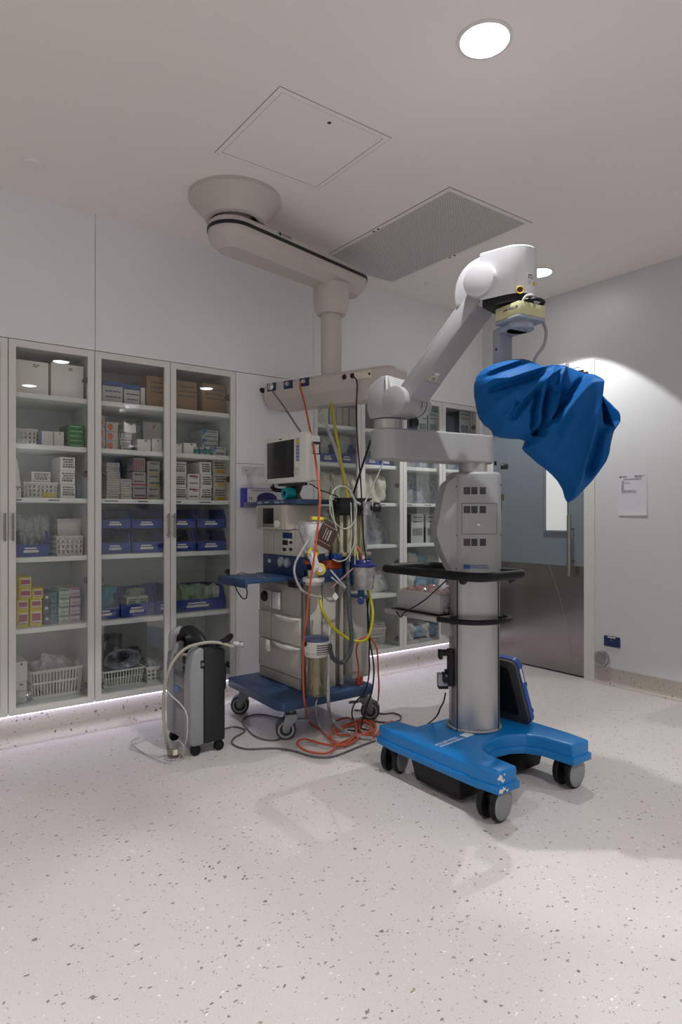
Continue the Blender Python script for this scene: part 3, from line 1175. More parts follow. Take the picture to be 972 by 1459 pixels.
def fold_h(x, y):
    h = 0
    for P, w_, a_, kd in FOLDS:
        a_ *= 1.3
        w_ *= .92
        d, t, sd = pl_dist(x, y, P)
        end = min(1, t * 5 + .25) * min(1, (1 - t) * 5 + .25)
        if kd == 'g':
            h += a_ * end * math.exp(-(d / w_) ** 2)
        elif kd == 'r':
            h += a_ * end * math.exp(-abs(d) / w_ * .9) if d > .01 else a_ * end
        else:                     # overlap edge: steep on one side, long slope on the other
            if sd < 0:
                h += a_ * end * math.exp(-(d / (w_ * .45)) ** 2)
            else:
                h += a_ * end * math.exp(-(d / (w_ * 5)))
    return h


NA, NR = 380, 104
out = resample(OUT, NA)
pc = (785, 585)


def edge_d(x, y):
    return pl_dist(x, y, OUT + OUT[:1])[0]


DO = Vector((.598 + .319 * .801, .801 - .319 * .598, 0)) * 2.43
DO.z = 1.2 + 149.4 / 921.5 * 2.43
du_, dw_ = Vector((.801, -.598, 0)), Vector((-.598, -.801, 0))
b = MB()
t_ = bmesh.new()


def dpt(x, y, front):
    e = edge_d(x, y)
    deep = .125 if y < 600 else max(.03, .125 - (y - 600) * .00095)
    R_ = deep / DU * .75
    q = min(1, e / R_)
    base = deep * math.sqrt(max(0, 1 - (1 - q) ** 2))
    fade = min(1, e / 7)
    if front:
        w_ = base * .95 + fold_h(x, y) * fade
    else:
        w_ = -base * .9 + .35 * fold_h(1560 - x + 5, y) * fade
    return DO + du_ * ((x - pc[0]) * DU) + Vector((0, 0, (pc[1] - y) * DU)) + dw_ * (w_ - .02)


gr = []
for side in (1, 0):
    rings = []
    nr = NR if side else 40
    for k in range(1, nr + 1):
        if k == nr and not side:
            rings.append(gr[0][-1])
            continue
        r = k / nr
        r = 1 - (1 - r) ** 1.15
        rings.append([t_.verts.new(dpt(pc[0] + (x - pc[0]) * r, pc[1] + (y - pc[1]) * r, side)) for x, y in out])
    cen = t_.verts.new(dpt(*pc, side))
    gr.append(rings)
    for q in range(NA):
        t_.faces.new((cen, rings[0][q], rings[0][(q + 1) % NA]))
    for A_, B_ in zip(rings, rings[1:]):
        for q in range(NA):
            t_.faces.new((A_[q], B_[q], B_[(q + 1) % NA], A_[(q + 1) % NA]))
b._add(t_)
drape = b.build('microscope_drape', M_drape, angle=3)
tag(drape, 'crumpled bright blue cloth drape hanging over the microscope head', 'drape')

# ------------------------------------------------------------------ ceiling pendant
M_pend = mat('warm grey pendant enamel', (186, 178, 173), .4, var=.012, scale=3)
M_navy = mat('navy plastic')
pt = thing('ceiling_pendant', 'warm grey jointed ceiling supply pendant with round flange and gas outlet box', 'ceiling pendant', (1.606, 3.092, H))
PX, PY = 1.606, 3.092
TX, TY = 2.342, 3.237
b = MB()
b.lathe([(.243, -.0005), (.243, -.022), (.236, -.03), (.162, -.108), (.157, -.124), (.148, -.128), (.128, -.128), (.118, -.12), (.112, -.06)], (PX, PY, H), n=56, caps=False)
b.build('ceiling_flange', M_pend, pt)
b = MB()
b.cyl((PX, PY, 2.735), (PX, PY, H - .05), .088, n=48)
b.build('pivot', M_pend, pt)
ad = Vector((TX - PX, TY - PY, 0)).normalized()
ex, ey = TX + ad.x * .17, TY + ad.y * .17
b = MB()
b.loft([[(x, y, z) for x, y in stadium(PX - ad.x * .02, PY - ad.y * .02, .128, ex, ey, .112, off=o_)] for z, o_ in ((2.594, .06), (2.638, .012), (2.65, .006), (2.70, 0), (2.735, .006), (2.748, .02))])
parm = b.build('arm', M_pend, pt, angle=.35)
b = MB()
st = stadium(PX - ad.x * .02, PY - ad.y * .02, .128, ex, ey, .112)
so = stadium(PX - ad.x * .02, PY - ad.y * .02, .128, ex, ey, .112, off=-.0035)
t_ = MB()
b.ring(so, st, 2.692, 2.71)
b.build('black_strip', M_blackg, parm)
b = MB()
nx = Vector((ad.y, -ad.x, 0))
PM = frame(Vector((PX, PY, 2.7295)) + ad * .21 + nx * .1235, ad, Vector((0, 0, 1)))
b.prism([(.0, .012), (.004, .004), (.012, 0), (.004, -.004), (0, -.012), (-.004, -.004), (-.012, 0), (-.004, .004)], -.001, .002, PM)
b.prism([(.012, -.006), (.015, -.003), (.012, .0)], -.001, .0015, PM)
b.text('maquet', .022, PM @ Matrix.Translation((.02, .002, .0015)))
b.build('lettering', M_dark, parm)
b = MB()
b.lathe([(.112, 2.615), (.112, 2.53), (.104, 2.47), (.086, 2.435), (.078, 2.432), (.06, 2.432)], (TX, TY, 0), n=48)
b.build('lower_pivot', M_pend, pt)
b = MB()
b.cyl((TX, TY, 2.04), (TX, TY, 2.44), .063, n=48)
b.build('drop_tube', M_pend, pt)
PB = frame((2.11, 3.65, 0), (.3027, -.9531, 0), (0, 0, 1))       # local x along the box, y = up, z = out of the front face
b = MB()
prof = [(0, 1.945), (0, 2.035), (-.012, 2.052), (-.035, 2.06), (-.165, 2.06), (-.19, 2.05), (-.2, 2.03), (-.2, 1.93), (-.15, 1.872), (-.05, 1.872)]
cz = 1.975
rings = []
for s_, k_, zb in ((-.035, .55, .02), (-.03, .75, .016), (-.005, .93, .012), (.05, 1, .008), (.85, 1, 0), (.92, .95, 0), (.955, .8, 0), (.965, .6, 0)):
    rings.append([PB @ Vector((s_, (cz + (z - cz) * k_) + (zb if z < 1.9 else 0), -.1 + (t + .1) * k_)) for t, z in prof])
b.loft(rings)
pbox = b.build('outlet_box', M_pend, pt, angle=.4)
b = MB()
b.bx(.72, .8, 1.868, 1.985, -.06, .004, bev=.002, M=PB)
b.build('cover_panel', M_pend, pbox)
for k, (s0, s1) in enumerate(((.024, .096), (.162, .236), (.293, .366))):
    b = MB()
    b.bx(s0, s1, 1.998, 2.05, -.002, .004, bev=.001, M=PB)
    op = b.build('gas_outlet', M_navy, pbox)
    b = MB()
    b.lathe([(.016 if k else .024, .004), (.016 if k else .024, .012), (.01, .022), (.006, .022), (.0005, .02)], M=PB @ Matrix.Translation(((s0 + s1) / 2, 2.026, 0)), n=20)
    b.build('connector', M_chrome, op)
    b = MB()
    b.bx(s0, s1, 2.05, 2.055, -.002, .003, M=PB)
    b.build('label_strip', M_white, op)
for s_ in (.632, .69):
    b = MB()
    b.lathe([(.0155, 0), (.0155, .004), (.011, .006), (.009, .002), (.0005, .002)], M=PB @ Matrix.Translation((s_, 2.017, 0)), n=20)
    b.build('equipotential_socket', M_blackg, pbox)
b = MB()
b.bx(.705, .825, 1.99, 2.035, -.005, .006, bev=.002, M=PB)
o = b.build('power_outlet', mat('ivory plastic', (206, 200, 184), .4), pbox)
b = MB()
b.cyl(PB @ Vector((.812, 2.012, .005)), PB @ Vector((.812, 2.012, .009)), .007, n=12)
b.build('switch', M_dark, o)
b = MB()
b.cyl(PB @ Vector((-.128, 2.036, -.03)), PB @ Vector((-.015, 2.014, -.03)), .0165, n=16, bev=.005)
b.build('grip', M_blackg, pbox)
# ------------------------------------------------------------------ anaesthesia machine
M_am = mat('warm white machine enamel', (188, 183, 173), .42, var=.015, scale=4)
M_amd = mat('machine panel grey', (164, 160, 152), .45, var=.02)
M_amblue = mat('machine steel blue', (46, 70, 106), .42, var=.03, scale=5)
M_amnavy = mat('machine deep blue', (34, 56, 94), .42, var=.03)
M_fork = mat('caster grey', (130, 134, 140), .4, metal=.3)
at_ = thing('anaesthesia_machine', 'anaesthesia machine trolley with drawers, blue worktop and blue wheeled base', 'anaesthesia machine', (2.08, 3.22, 0))
b = MB()
b.prism([(1.80, 3.555), (1.79, 3.53), (1.765, 2.95), (1.785, 2.89), (2.385, 2.885), (2.405, 2.92), (2.405, 3.555)], .168, .22, bev=.007)
b.build('base_plate', M_amblue, at_)


def caster2(parent, x, y, rz):
    M = Matrix.Translation((x, y, 0)) @ Matrix.Rotation(rz, 4, 'Z')
    r = .055
    b = MB()
    b.cyl((.0, 0, .135), (.0, 0, .17), .017, M=M)
    F_ = M @ frame((0, 0, 0), (1, 0, 0), (0, 0, 1))
    b.bx(-.035, .03, -.042, .042, .114, .138, bev=.006, M=M)
    for s in (-1, 1):
        b.prism([(-.035, .125), (.028, .125), (.03, .112), (-.004, .075), (-.014, .046), (-.03, .038), (-.046, .046), (-.05, .07)], *sorted((s * .037, s * .043)), F_, bev=.002)
    b.bx(.02, .085, -.02, .02, .1, .108, bev=.003, M=M @ Matrix.Rotation(.12, 4, 'Y'))
    c = b.build('caster', M_fork, parent)
    A = M @ frame((-.03, 0, r), (1, 0, 0), (0, 0, 1))
    b = MB()
    b.lathe([(r * .66, -.034), (r - .006, -.034), (r, -.028), (r, .028), (r - .006, .034), (r * .66, .034), (r * .66, -.034)], M=A, n=36, caps=False)
    b.build('wheel', mat('dark grey tyre', (56, 57, 60), .55), c)
    b = MB()
    b.lathe([(r * .78, -.036), (r * .66, -.037), (r * .6, -.032), (r * .6, .032), (r * .66, .037), (r * .78, .036), (r * .78, -.036)], M=A, n=36, caps=False)
    b.build('rim', mat('rim grey', (150, 152, 156), .4), c)
    b = MB()
    b.lathe([(.002, -.033), (r * .6, -.033), (r * .6, .033), (.002, .033)], M=A, n=24)
    b.build('hub', mat('hub dark', (50, 51, 54), .5), c)
    return c


for x, y, rz in ((1.885, 3.50, -.55), (1.872, 2.955, -.5), (2.40, 2.975, 2.4), (2.37, 3.49, 2.2)):
    caster2(at_, x, y, rz)
AY0, AY1, AXF = 3.0, 3.49, 1.985
b = MB()
b.bx(AXF, 2.26, AY0, AY1, .2, .825, bev=.006)
b.build('cabinet', M_am, at_)
b = MB()
b.bx(AXF - .006, AXF + .04, AY0 - .004, AY0 + .022, .205, .825, bev=.004)
b.bx(2.2, 2.225, AY0 - .006, AY0 + .01, .205, .825, bev=.003)
b.bx(2.1, 2.11, AY0 - .004, AY0 + .01, .205, .825, bev=.003)
b.build('corner_rail', M_steel, at_)
for z0, z1 in ((.466, .625), (.288, .459)):
    b = MB()
    b.bx(AXF - .014, AXF + .02, AY0 + .028, AY1 - .004, z0, z1, bev=.004)
    dr = b.build('drawer', M_am, at_)
    b = MB()
    hy = AY0 + .03
    b.loft([[(AXF - .014 - w_ * .022, y, z1 - .002 - .0), (AXF - .014 - w_ * .03, y, z1 - .008), (AXF - .014 - w_ * .026, y, z1 - .018 * (.3 + w_)), (AXF - .012, y, z1 - .03 * (.3 + w_)), (AXF - .012, y, z1 - .002)]
            for y, w_ in ((hy, .1), (hy + .05, .75), (hy + .12, 1), (hy + .2, .8), (hy + .27, .2))])
    b.build('handle', M_white, dr)
b = MB()
b.bx(AXF - .008, AXF + .02, AY0 + .028, AY1 - .004, .222, .282, bev=.003)
b.build('kick_panel', M_amd, at_)
b = MB()
b.bx(AXF - .008, AXF + .02, AY0 + .028, AY1 - .004, .632, .8, bev=.003)
b.build('front_panel', M_amd, at_)
b = MB()
b.bx(AXF - .02, AXF, 3.32, 3.43, .66, .755, bev=.006)
sb = b.build('socket_plate', M_am, at_)
b = MB()
b.bx(AXF - .03, AXF - .015, 3.22, 3.325, .652, .752, bev=.006)
b.build('flap', M_white, sb)
b = MB()
b.lathe([(.032, 0), (.032, .012), (.026, .02), (.0005, .021)], M=frame((AXF - .018, 3.395, .715), (0, -1, 0), (0, 0, 1)), n=24)
b.build('rotary_switch', M_blackg, sb)
# worktop and pull-out tray
b = MB()
b.bx(1.965, 2.3, 2.975, 3.505, .822, .85, bev=.005)
b.build('worktop', M_amblue, at_)
b = MB()
b.bx(1.70, 1.98, 3.15, 3.475, .822, .848, bev=.006)
b.bx(1.693, 1.71, 3.14, 3.485, .80, .85, bev=.005)
b.build('pull_out_tray', M_amblue, at_)
b = MB()
b.bx(1.95, 1.965, 3.0, 3.3, .805, .83, bev=.002)
rl = b.build('front_rail', M_steel, at_)
b = MB()
b.bx(1.94, 1.97, 3.02, 3.1, .797, .836, bev=.003)
b.build('clamp', M_blackg, rl)
# blue control band, flow panel, ventilator unit
b = MB()
b.bx(2.0, 2.40, 3.0, 3.485, .85, .966, bev=.005)
band = b.build('control_band', M_amnavy, at_)
FP = frame((1.9995, 3.25, 0), (0, -1, 0), (0, 0, 1))
for y, z, r in ((-.15, .925, .012),):
    b = MB()
    b.lathe([(r, 0), (r, .006), (.0005, .008)], M=FP @ Matrix.Translation((y, z, 0)), n=20)
    b.build('indicator', M_white, band)
for y in (-.01, .06):
    b = MB()
    b.lathe([(.03, 0), (.03, .012), (.026, .016), (.0005, .016)], M=FP @ Matrix.Translation((y, .925, 0)), n=32)
    g = b.build('pressure_gauge', mat('gauge grey', (112, 116, 124), .35), band)
    b = MB()
    b.lathe([(.021, .0155), (.021, .0165), (.0005, .017)], M=FP @ Matrix.Translation((y, .925, 0)), n=32)
    b.bx(y - .001, y + .013, .924, .926, .0165, .018, M=FP)
    b.build('dial', mat('dial grey', (160, 164, 168), .3), g)
b = MB()
b.bx(2.0, 2.22, 3.03, 3.485, .966, 1.116, bev=.005)
fl = b.build('flow_panel', M_am, at_)
b = MB()
for y in (-.17, -.1, -.205):
    b.bx(y - .001, y + .001, .985, 1.095, 0, .0016, M=FP)
b.build('panel_grooves', M_amd, fl)
b = MB()
b.bx(-.012, .125, .975, 1.108, -.002, .0025, bev=.001, M=FP)
cp = b.build('control_plate', mat('control plate ivory', (196, 192, 182), .45), fl)
for x0, x1, z0, z1, m_ in ((.005, .11, 1.066, 1.1, M_amnavy), (.003, .06, 1.027, 1.056, M_blackg), (.006, .04, .992, 1.01, M_blackg)):
    b = MB()
    b.bx(x0, x1, z0, z1, .002, .004, M=FP)
    b.build('display', m_, cp)
for x0, z0 in ((.03, 1.06), (.035, 1.018), (.04, .985), (.02, 1.02), (.06, 1.056)):
    b = MB()
    b.bx(x0, x0 + .022, z0, z0 + .006, .002, .0045, M=FP)
    b.build('key', M_white, cp)
for z in (1.045, 1.005):
    b = MB()
    b.lathe([(.009, .002), (.008, .014), (.0005, .014)], M=FP @ Matrix.Translation((.1, z, 0)), n=14)
    b.build('flow_knob', M_dark, cp)
FV = frame((1.958, 3.315, 0), (0, -1, 0), (0, 0, 1))
b = MB()
b.bx(1.958, 2.2, 3.145, 3.50, 1.117, 1.263, bev=.01)
vu = b.build('ventilator_unit', M_am, at_)
b = MB()
b.bx(-.15, .12, 1.13, 1.252, -.002, .003, bev=.001, M=FV)
b.build('bezel', M_amd, vu)
b = MB()
b.bx(-.09, .035, 1.15, 1.243, .001, .0042, bev=.001, M=FV)
b.build('screen', M_blackg, vu)
b = MB()
b.bx(-.09, .04, 1.132, 1.146, .002, .004, M=FV)
b.build('soft_keys', mat('panel dark grey', (110, 108, 104), .5), vu)
b = MB()
b.lathe([(.022, .003), (.021, .018), (.018, .02), (.0005, .02)], M=FV @ Matrix.Translation((.085, 1.15, 0)), n=24)
b.build('rotary_knob', M_white, vu)
b = MB()
b.bx(1.99, 2.02, 3.5, 3.53, 1.16, 1.19, bev=.004)
b.build('black_latch', M_blackg, vu)
b = MB()
b.bx(1.96, 2.19, 3.035, 3.505, 1.264, 1.292, bev=.006)
ts = b.build('top_shelf', M_amblue, at_)
TL = frame((1.9595, 3.48, 1.278), (0, -1, 0), (0, 0, 1))
for tx, sz, dx in (('Dräger', .02, 0), ('medical', .016, .085), ('Fabius Tiro', .024, .2)):
    b = MB()
    b.text(tx, sz, TL @ Matrix.Translation((dx, 0, 0)))
    b.build('lettering', mat('pale print', (186, 196, 206), .5, var=0), ts)
# upright rail and breathing block on the near side
b = MB()
b.bx(2.0, 2.36, 2.93, 3.03, .828, .9, bev=.008)
b.build('breathing_block', M_amnavy, at_)
b = MB()
b.cyl((2.0, 2.93, .835), (2.0, 2.93, .862), .06, n=32, bev=.006)
b.cyl((2.0, 2.93, .862), (2.0, 2.93, .9), .032, n=24)
b.cyl((2.0, 2.93, .82), (2.0, 2.93, .835), .045, n=24)
b.build('valve_seat', mat('milky plastic', (196, 196, 190), .35), at_)
for p0, d_ in (((2.02, 2.9, .905), (-.5, -.86, .1)), ((2.0, 2.93, .985), (-.6, -.75, .3))):
    p0, d_ = Vector(p0), Vector(d_).normalized()
    b = MB()
    b.cyl(p0, p0 + d_ * .05, .03, n=28, bev=.005)
    vk = b.build('valve_knob', mat('valve yellow', (206, 178, 24), .4), at_)
    b = MB()
    b.cyl(p0 + d_ * .049, p0 + d_ * .056, .017, n=20)
    b.cyl(p0 - d_ * .06, p0, .036, n=24, bev=.006)
    b.build('valve_body', mat('milky plastic'), vk)
b = MB()
b.cyl((2.03, 3.0, .93), (2.03, 3.0, .95), .042, n=20)
b.bx(2.05, 2.2, 2.93, 3.0, .9, .95, bev=.006)
b.build('orange_manifold', mat('orange brown plastic', (150, 62, 24), .45), at_)
b = MB()
b.bx(2.12, 2.2, 2.9, 2.96, .95, .985, bev=.006)
b.bx(2.22, 2.27, 2.92, 3.0, .86, .97, bev=.006)
b.build('blue_connector', mat('connector blue', (28, 62, 128), .4), at_)
# absorber canister under a clear bag
b = MB()
b.lathe([(.06, 0), (.066, .01), (.068, .13), (.062, .16), (.0005, .16)], (2.03, 2.95, .992), n=32)
b.build('absorber_canister', M_white, at_)
b = MB()
b.cyl((2.03, 2.95, .95), (2.03, 2.95, .992), .05, n=28)
b.build('canister_socket', M_amnavy, at_)
# flow tube block
b = MB()
b.bx(2.24, 2.28, 3.0, 3.03, .85, 1.28, bev=.004)
b.build('support_post', M_steel, at_)
b = MB()
b.bx(2.16, 2.38, 2.9, 2.99, 1.2, 1.29, bev=.008)
b.bx(2.15, 2.22, 2.87, 2.93, 1.215, 1.26, bev=.006)
ft = b.build('flow_tube_head', M_blackg, at_)
b = MB()
b.bx(2.165, 2.375, 2.975, 2.995, .985, 1.2, bev=.003)
b.bx(2.165, 2.375, 2.885, 2.99, .97, .99, bev=.003)
b.build('back_plate', mat('tinted olive panel', (128, 122, 96), .4), ft)
for k in range(4):
    x = 2.19 + .05 * k
    b = MB()
    b.cyl((x, 2.93, .99), (x, 2.93, 1.2), .011, n=14)
    b.build('glass_tube', mat('clear flow tube', (206, 204, 176), .12, alpha=.62), ft)
b = MB()
b.bx(2.14, 2.39, 2.9, 2.93, 1.288, 1.3, bev=.002)
b.cyl((2.385, 2.88, 1.245), (2.42, 2.86, 1.245), .03, n=20, bev=.006)
b.build('bracket_and_knob', M_blackg, ft)
b = MB()
b.bx(2.3, 2.37, 2.87, 2.93, 1.2, 1.28, bev=.008)
b.cyl((2.335, 2.9, .99), (2.335, 2.9, 1.2), .013)
b.build('chrome_fitting', M_chrome, ft)
# box on the far corner
b = MB()
b.bx(2.27, 2.40, 2.93, 3.06, .262, .748, bev=.008)
sbx = b.build('gas_scavenger_box', M_amd, at_)
b = MB()
b.cyl((2.33, 2.94, .215), (2.33, 2.94, .262), .016, .022, n=16)
b.build('orange_connector', mat('connector orange', (178, 70, 30), .45), sbx)
# ---- receiver jar
jt = thing('receiver_jar', 'clear jar with slotted white head hanging on the anaesthesia machine', 'receiver jar', (2.015, 2.925, .215))
b = MB()
b.lathe([(.0005, 0), (.055, 0), (.06, .006), (.062, .22), (.05, .222)], (2.015, 2.925, .215), n=36)
b.build('jar', clear_mat('amber clear jar', tint=(214, 206, 178), gloss=.07, rough=.05, body=.28, body_col=(176, 168, 136)), jt)
b = MB()
b.cyl((2.015, 2.925, .22), (2.015, 2.925, .43), .017)
b.cyl((2.015, 2.925, .27), (2.015, 2.925, .31), .03, .02, n=20)
b.build('inner_tube', mat('ivory plastic'), jt)
b = MB()
b.lathe([(.0005, .0), (.062, 0), (.066, .01), (.07, .02), (.078, .03), (.078, .075), (.074, .085), (.0005, .085)], (2.015, 2.925, .43), n=36)
hd = b.build('slotted_head', M_white, jt)
for k in range(5):
    b = MB()
    for q in range(14):
        t0, t1 = -2.15 + q * .09, -2.15 + (q + 1) * .09
        z = .448 + .012 * k
        r_ = .0705 + min(.0078, max(0, (z - .45) * .8)) + .0006
        b.loft([[(2.015 + rr_ * math.cos(t), 2.925 + rr_ * math.sin(t), z_) for rr_, z_ in ((r_, z), (r_, z + .005), (r_ - .006, z + .005), (r_ - .006, z))] for t in (t0, t1)])
    b.build('slot', M_dark, hd)
b = MB()
b.cyl((2.015, 2.925, .514), (2.015, 2.925, .535), .074, .07, n=36, bev=.004)
b.build('blue_cap', mat('slate blue plastic', (84, 94, 132), .45), jt)
b = MB()
b.bx(2.0, 2.03, 2.98, 3.0, .46, .52)
b.cyl((1.955, 2.925, .5), (1.935, 2.915, .505), .012)
b.build('hanger', M_blackg, jt)
# ---- clear suction cup with blue lid
ct = thing('suction_cup', 'milky suction cup with dark blue lid at the near side of the anaesthesia machine', 'suction cup', (2.28, 2.84, .79))
b = MB()
b.lathe([(.0005, 0), (.05, 0), (.056, .01), (.068, .128), (.064, .128), (.052, .012), (.0005, .006)], (2.28, 2.84, .785), n=32)
b.build('cup', clear_mat('milky clear cup', tint=(226, 226, 226), gloss=.06, rough=.1, body=.45, body_col=(196, 192, 190)), ct)
b = MB()
b.cyl((2.28, 2.84, .912), (2.28, 2.84, .928), .073, n=32, bev=.004)
b.cyl((2.28, 2.84, .926), (2.28, 2.84, .95), .05, .04, n=24, bev=.004)
b.cyl((2.305, 2.82, .945), (2.305, 2.82, .962), .012)
b.build('lid', mat('lid blue', (28, 40, 104), .35), ct)
b = MB()
b.cyl((2.27, 2.85, .73), (2.27, 2.85, .786), .02)
b.bx(2.25, 2.3, 2.9, 2.96, .80, .9)
b.bx(2.25, 2.3, 2.83, 2.935, .735, .75)
b.build('holder', mat('petrol plastic', (30, 76, 110), .4), ct)
b = MB()
b.cyl((2.235, 2.81, .725), (2.22, 2.79, .73), .02, n=18, bev=.004)
b.build('valve', mat('lid blue'), ct)
# ---- patient monitor
mt = thing('patient_monitor', 'off white patient monitor with a blank dark screen standing on the blue top shelf', 'monitor', (2.06, 3.22, 1.293))
b = MB()
b.prism(rrect(-.232, .232, 1.388, 1.672, .02), -.035, 0, frame((2.0, 3.232, 0), (0, -1, 0), (0, 0, 1)), bev=.006)
b.bx(2.03, 2.105, 3.01, 3.45, 1.395, 1.655, bev=.012)
mb_ = b.build('housing', M_white, mt)
MF = frame((2.0, 3.232, 0), (0, -1, 0), (0, 0, 1))
b = MB()
b.bx(-.2, .105, 1.42, 1.638, -.004, .0014, bev=.001, M=MF)
b.build('screen', mat('blank screen', (36, 37, 39), .22, var=.02), mb_)
b = MB()
b.bx(.123, .163, 1.508, 1.642, -.002, .001, M=MF)
b.build('key_panel', mat('key panel grey', (176, 178, 186), .45), mb_)
b = MB()
b.bx(.128, .158, 1.608, 1.63, 0, .0025, bev=.001, M=MF)
b.build('alarm_key', mat('key yellow', (206, 196, 40), .45), mb_)
for k in range(5):
    b = MB()
    b.bx(.128, .158, 1.586 - .019 * k, 1.597 - .019 * k, 0, .0025, bev=.001, M=MF)
    b.build('key', mat('key blue', (104, 128, 176), .45), mb_)
b = MB()
b.lathe([(.021, 0), (.02, .014), (.016, .016), (.0005, .016)], M=MF @ Matrix.Translation((.143, 1.45, 0)), n=24)
b.build('rotary_knob', mat('knob ivory', (198, 196, 184), .4), mb_)
b = MB()
b.bx(-.06, -.03, 1.6465, 1.653, 0, .001, M=MF)
b.bx(-.208, -.203, 1.404, 1.414, 0, .001, M=MF)
b.build('indicator', M_dark, mb_)
b = MB()
MSd = frame((0, 3.0095, 0), (1, 0, 0), (0, 0, 1))
b.bx(2.05, 2.1, 1.545, 1.6, -.002, .003, bev=.001, M=MSd)
b.bx(2.048, 2.102, 1.604, 1.616, -.002, .004, bev=.001, M=MSd)
pr_ = b.build('printer_slot', M_blackg, mb_)
b = MB()
b.bx(2.058, 2.088, 1.55, 1.598, .003, .006, bev=.001, M=MSd)
b.build('paper_roll', mat('paper ivory', (220, 216, 208), .6), pr_)
b = MB()
b.bx(2.02, 2.09, 3.12, 3.34, 1.375, 1.392, bev=.004)
b.cyl((2.06, 3.22, 1.33), (2.06, 3.22, 1.38), .035, .055, n=24)
b.cyl((2.06, 3.22, 1.2925), (2.06, 3.22, 1.332), .05, .03, n=24)
b.build('stand', mat('stand dark grey', (66, 64, 62), .45), mt)
b = MB()
b.tube([(2.0, 3.38, 1.372), (2.0, 3.34, 1.35), (2.03, 3.27, 1.345)], .009)
b.tube([(2.0, 3.36, 1.385), (1.99, 3.32, 1.36), (2.02, 3.24, 1.352), (2.02, 3.15, 1.365)], .006)
b.build('cable_bundle', M_black, mt)
rt_ = thing('tape_roll', 'turquoise roll of tape standing under the patient monitor', 'tape roll', (1.99, 3.19, 1.292))
b = MB()
RM = frame((2.0, 3.185, 1.327), (0, -1, 0), (0, 0, 1))
b.lathe([(.017, -.03), (.034, -.03), (.034, .03), (.017, .03), (.017, -.03)], M=RM, n=32, caps=False)
b.build('tape', mat('turquoise tape', (0, 140, 150), .4), rt_)
b = MB()
b.lathe([(.009, -.028), (.0172, -.028), (.0172, .028), (.009, .028), (.009, -.028)], M=RM, n=24, caps=False)
b.build('core', mat('core dark blue', (14, 56, 96), .5), rt_)

# ------------------------------------------------------------------ oxygen concentrator
M_cg = mat('concentrator grey', (138, 140, 143), .42, var=.015)
M_cd = mat('concentrator charcoal', (27, 27, 30), .45, var=.03)
ot = thing('oxygen_concentrator', 'grey and charcoal oxygen concentrator on small wheels in front of the cabinets', 'oxygen concentrator', (1.41, 3.15, 0))
OX0, OXM, OX1, OY0, OY1 = 1.315, 1.39, 1.51, 3.005, 3.32
pf = [(OX0 + .012, .05), (OXM, .05), (OXM, .535), (OX0 + .05, .535), (OX0 + .022, .52), (OX0 + .006, .47), (OX0, .4), (OX0, .07)]
b = MB()
FY = frame((0, OY0, 0), (1, 0, 0), (0, 0, 1))
b.prism(pf, -.085, 0, FY, bev=.016, seg=3)                           # near pillar
b.prism(pf, -(OY1 - OY0), -(OY1 - OY0) + .075, FY, bev=.016, seg=3)   # far pillar
b.bx(OX0 + .014, OXM, OY0 + .06, OY1 - .05, .05, .465, bev=.012)
oc = b.build('front_shell', M_cg, ot)
b = MB()
b.bx(OX0 + .008, OX0 + .05, OY0 + .092, OY1 - .08, .33, .478, bev=.012)
b.bx(OX0 + .011, OX0 + .03, OY0 + .1, OY1 - .09, .20, .32, bev=.01)
cpn = b.build('control_panel', mat('concentrator mid grey', (106, 108, 111), .45), ot)
b = MB()
b.text('NUVO', .05, frame((OX0 + .0078, 3.225, .385), (0, -1, 0), (0, 0, 1)))
b.build('lettering', mat('dark print', (44, 46, 50), .5, var=0), cpn)
b = MB()
b.bx(OX0 + .0085, OX0 + .012, 3.175, 3.225, .288, .315)
b.build('badge', mat('badge blue', (60, 104, 176), .4), cpn)
b = MB()
b.bx(OX0 + .03, OX0 + .06, 3.11, 3.19, .476, .482)
b.build('pink_label', mat('label pink', (196, 164, 160), .5), cpn)
for z in (.45, .4):
    b = MB()
    b.bx(OX0 - .002, OX0 + .012, OY0 + .078, OY0 + .098, z, z + .038, bev=.004)
    b.build('switch', M_blackg, cpn)
b = MB()
b.bx(OXM, OX1, OY0 + .004, OY1 - .004, .05, .52, bev=.014)
b.bx(OXM + .0, OX1 - .03, OY0 + .012, OY1 - .012, .4, .537, bev=.012)
ob = b.build('rear_shell', M_cd, ot)
for z in (.165, .235, .375):
    b = MB()
    b.bx(OXM + .04, OXM + .09, OY0 + .002, OY0 + .006, z, z + .007)
    b.build('vent_slit', M_dark, ob)
b = MB()
b.bx(OX0 + .0, OX1, OY0 + .003, OY0 + .0045, .1795, .1815)
b.build('seam', M_dark, ob)
b = MB()
b.bx(OXM - .022, OXM + .004, OY0 - .002, OY0 + .01, .435, .475, bev=.003)
cl_ = b.build('side_clip', M_blackg, ot)
b = MB()
b.cyl((OXM - .01, OY0 - .003, .455), (OXM - .01, OY0 - .0, .455), .009, n=14)
b.build('clip_button', mat('concentrator mid grey'), cl_)
b = MB()
b.tube([(OXM, OY1 - .02, .47), (OXM - .01, OY1 - .045, .56), (OXM, 3.2, .598), (OXM + .015, 3.12, .58), (OXM + .03, OY0 + .06, .53)], .026, n=12)
b.build('carry_handle', M_cd, ot)
b = MB()
b.tube([(OX0 + .03, OY1 - .02, .48), (OX0 + .02, OY1 - .05, .57), (OXM - .01, OY1 - .06, .595)], .022, n=10)
b.build('handle_front', mat('pale grey grip', (150, 150, 154), .45), ot)
b = MB()
b.tube([(1.47, 3.03, .54), (1.49, 3.0, .555), (1.52, 3.0, .575), (1.55, 3.03, .575), (1.55, 3.06, .555), (1.51, 3.07, .54)], .014, n=8)
b.build('cable_strap', M_black, ot)
b = MB()
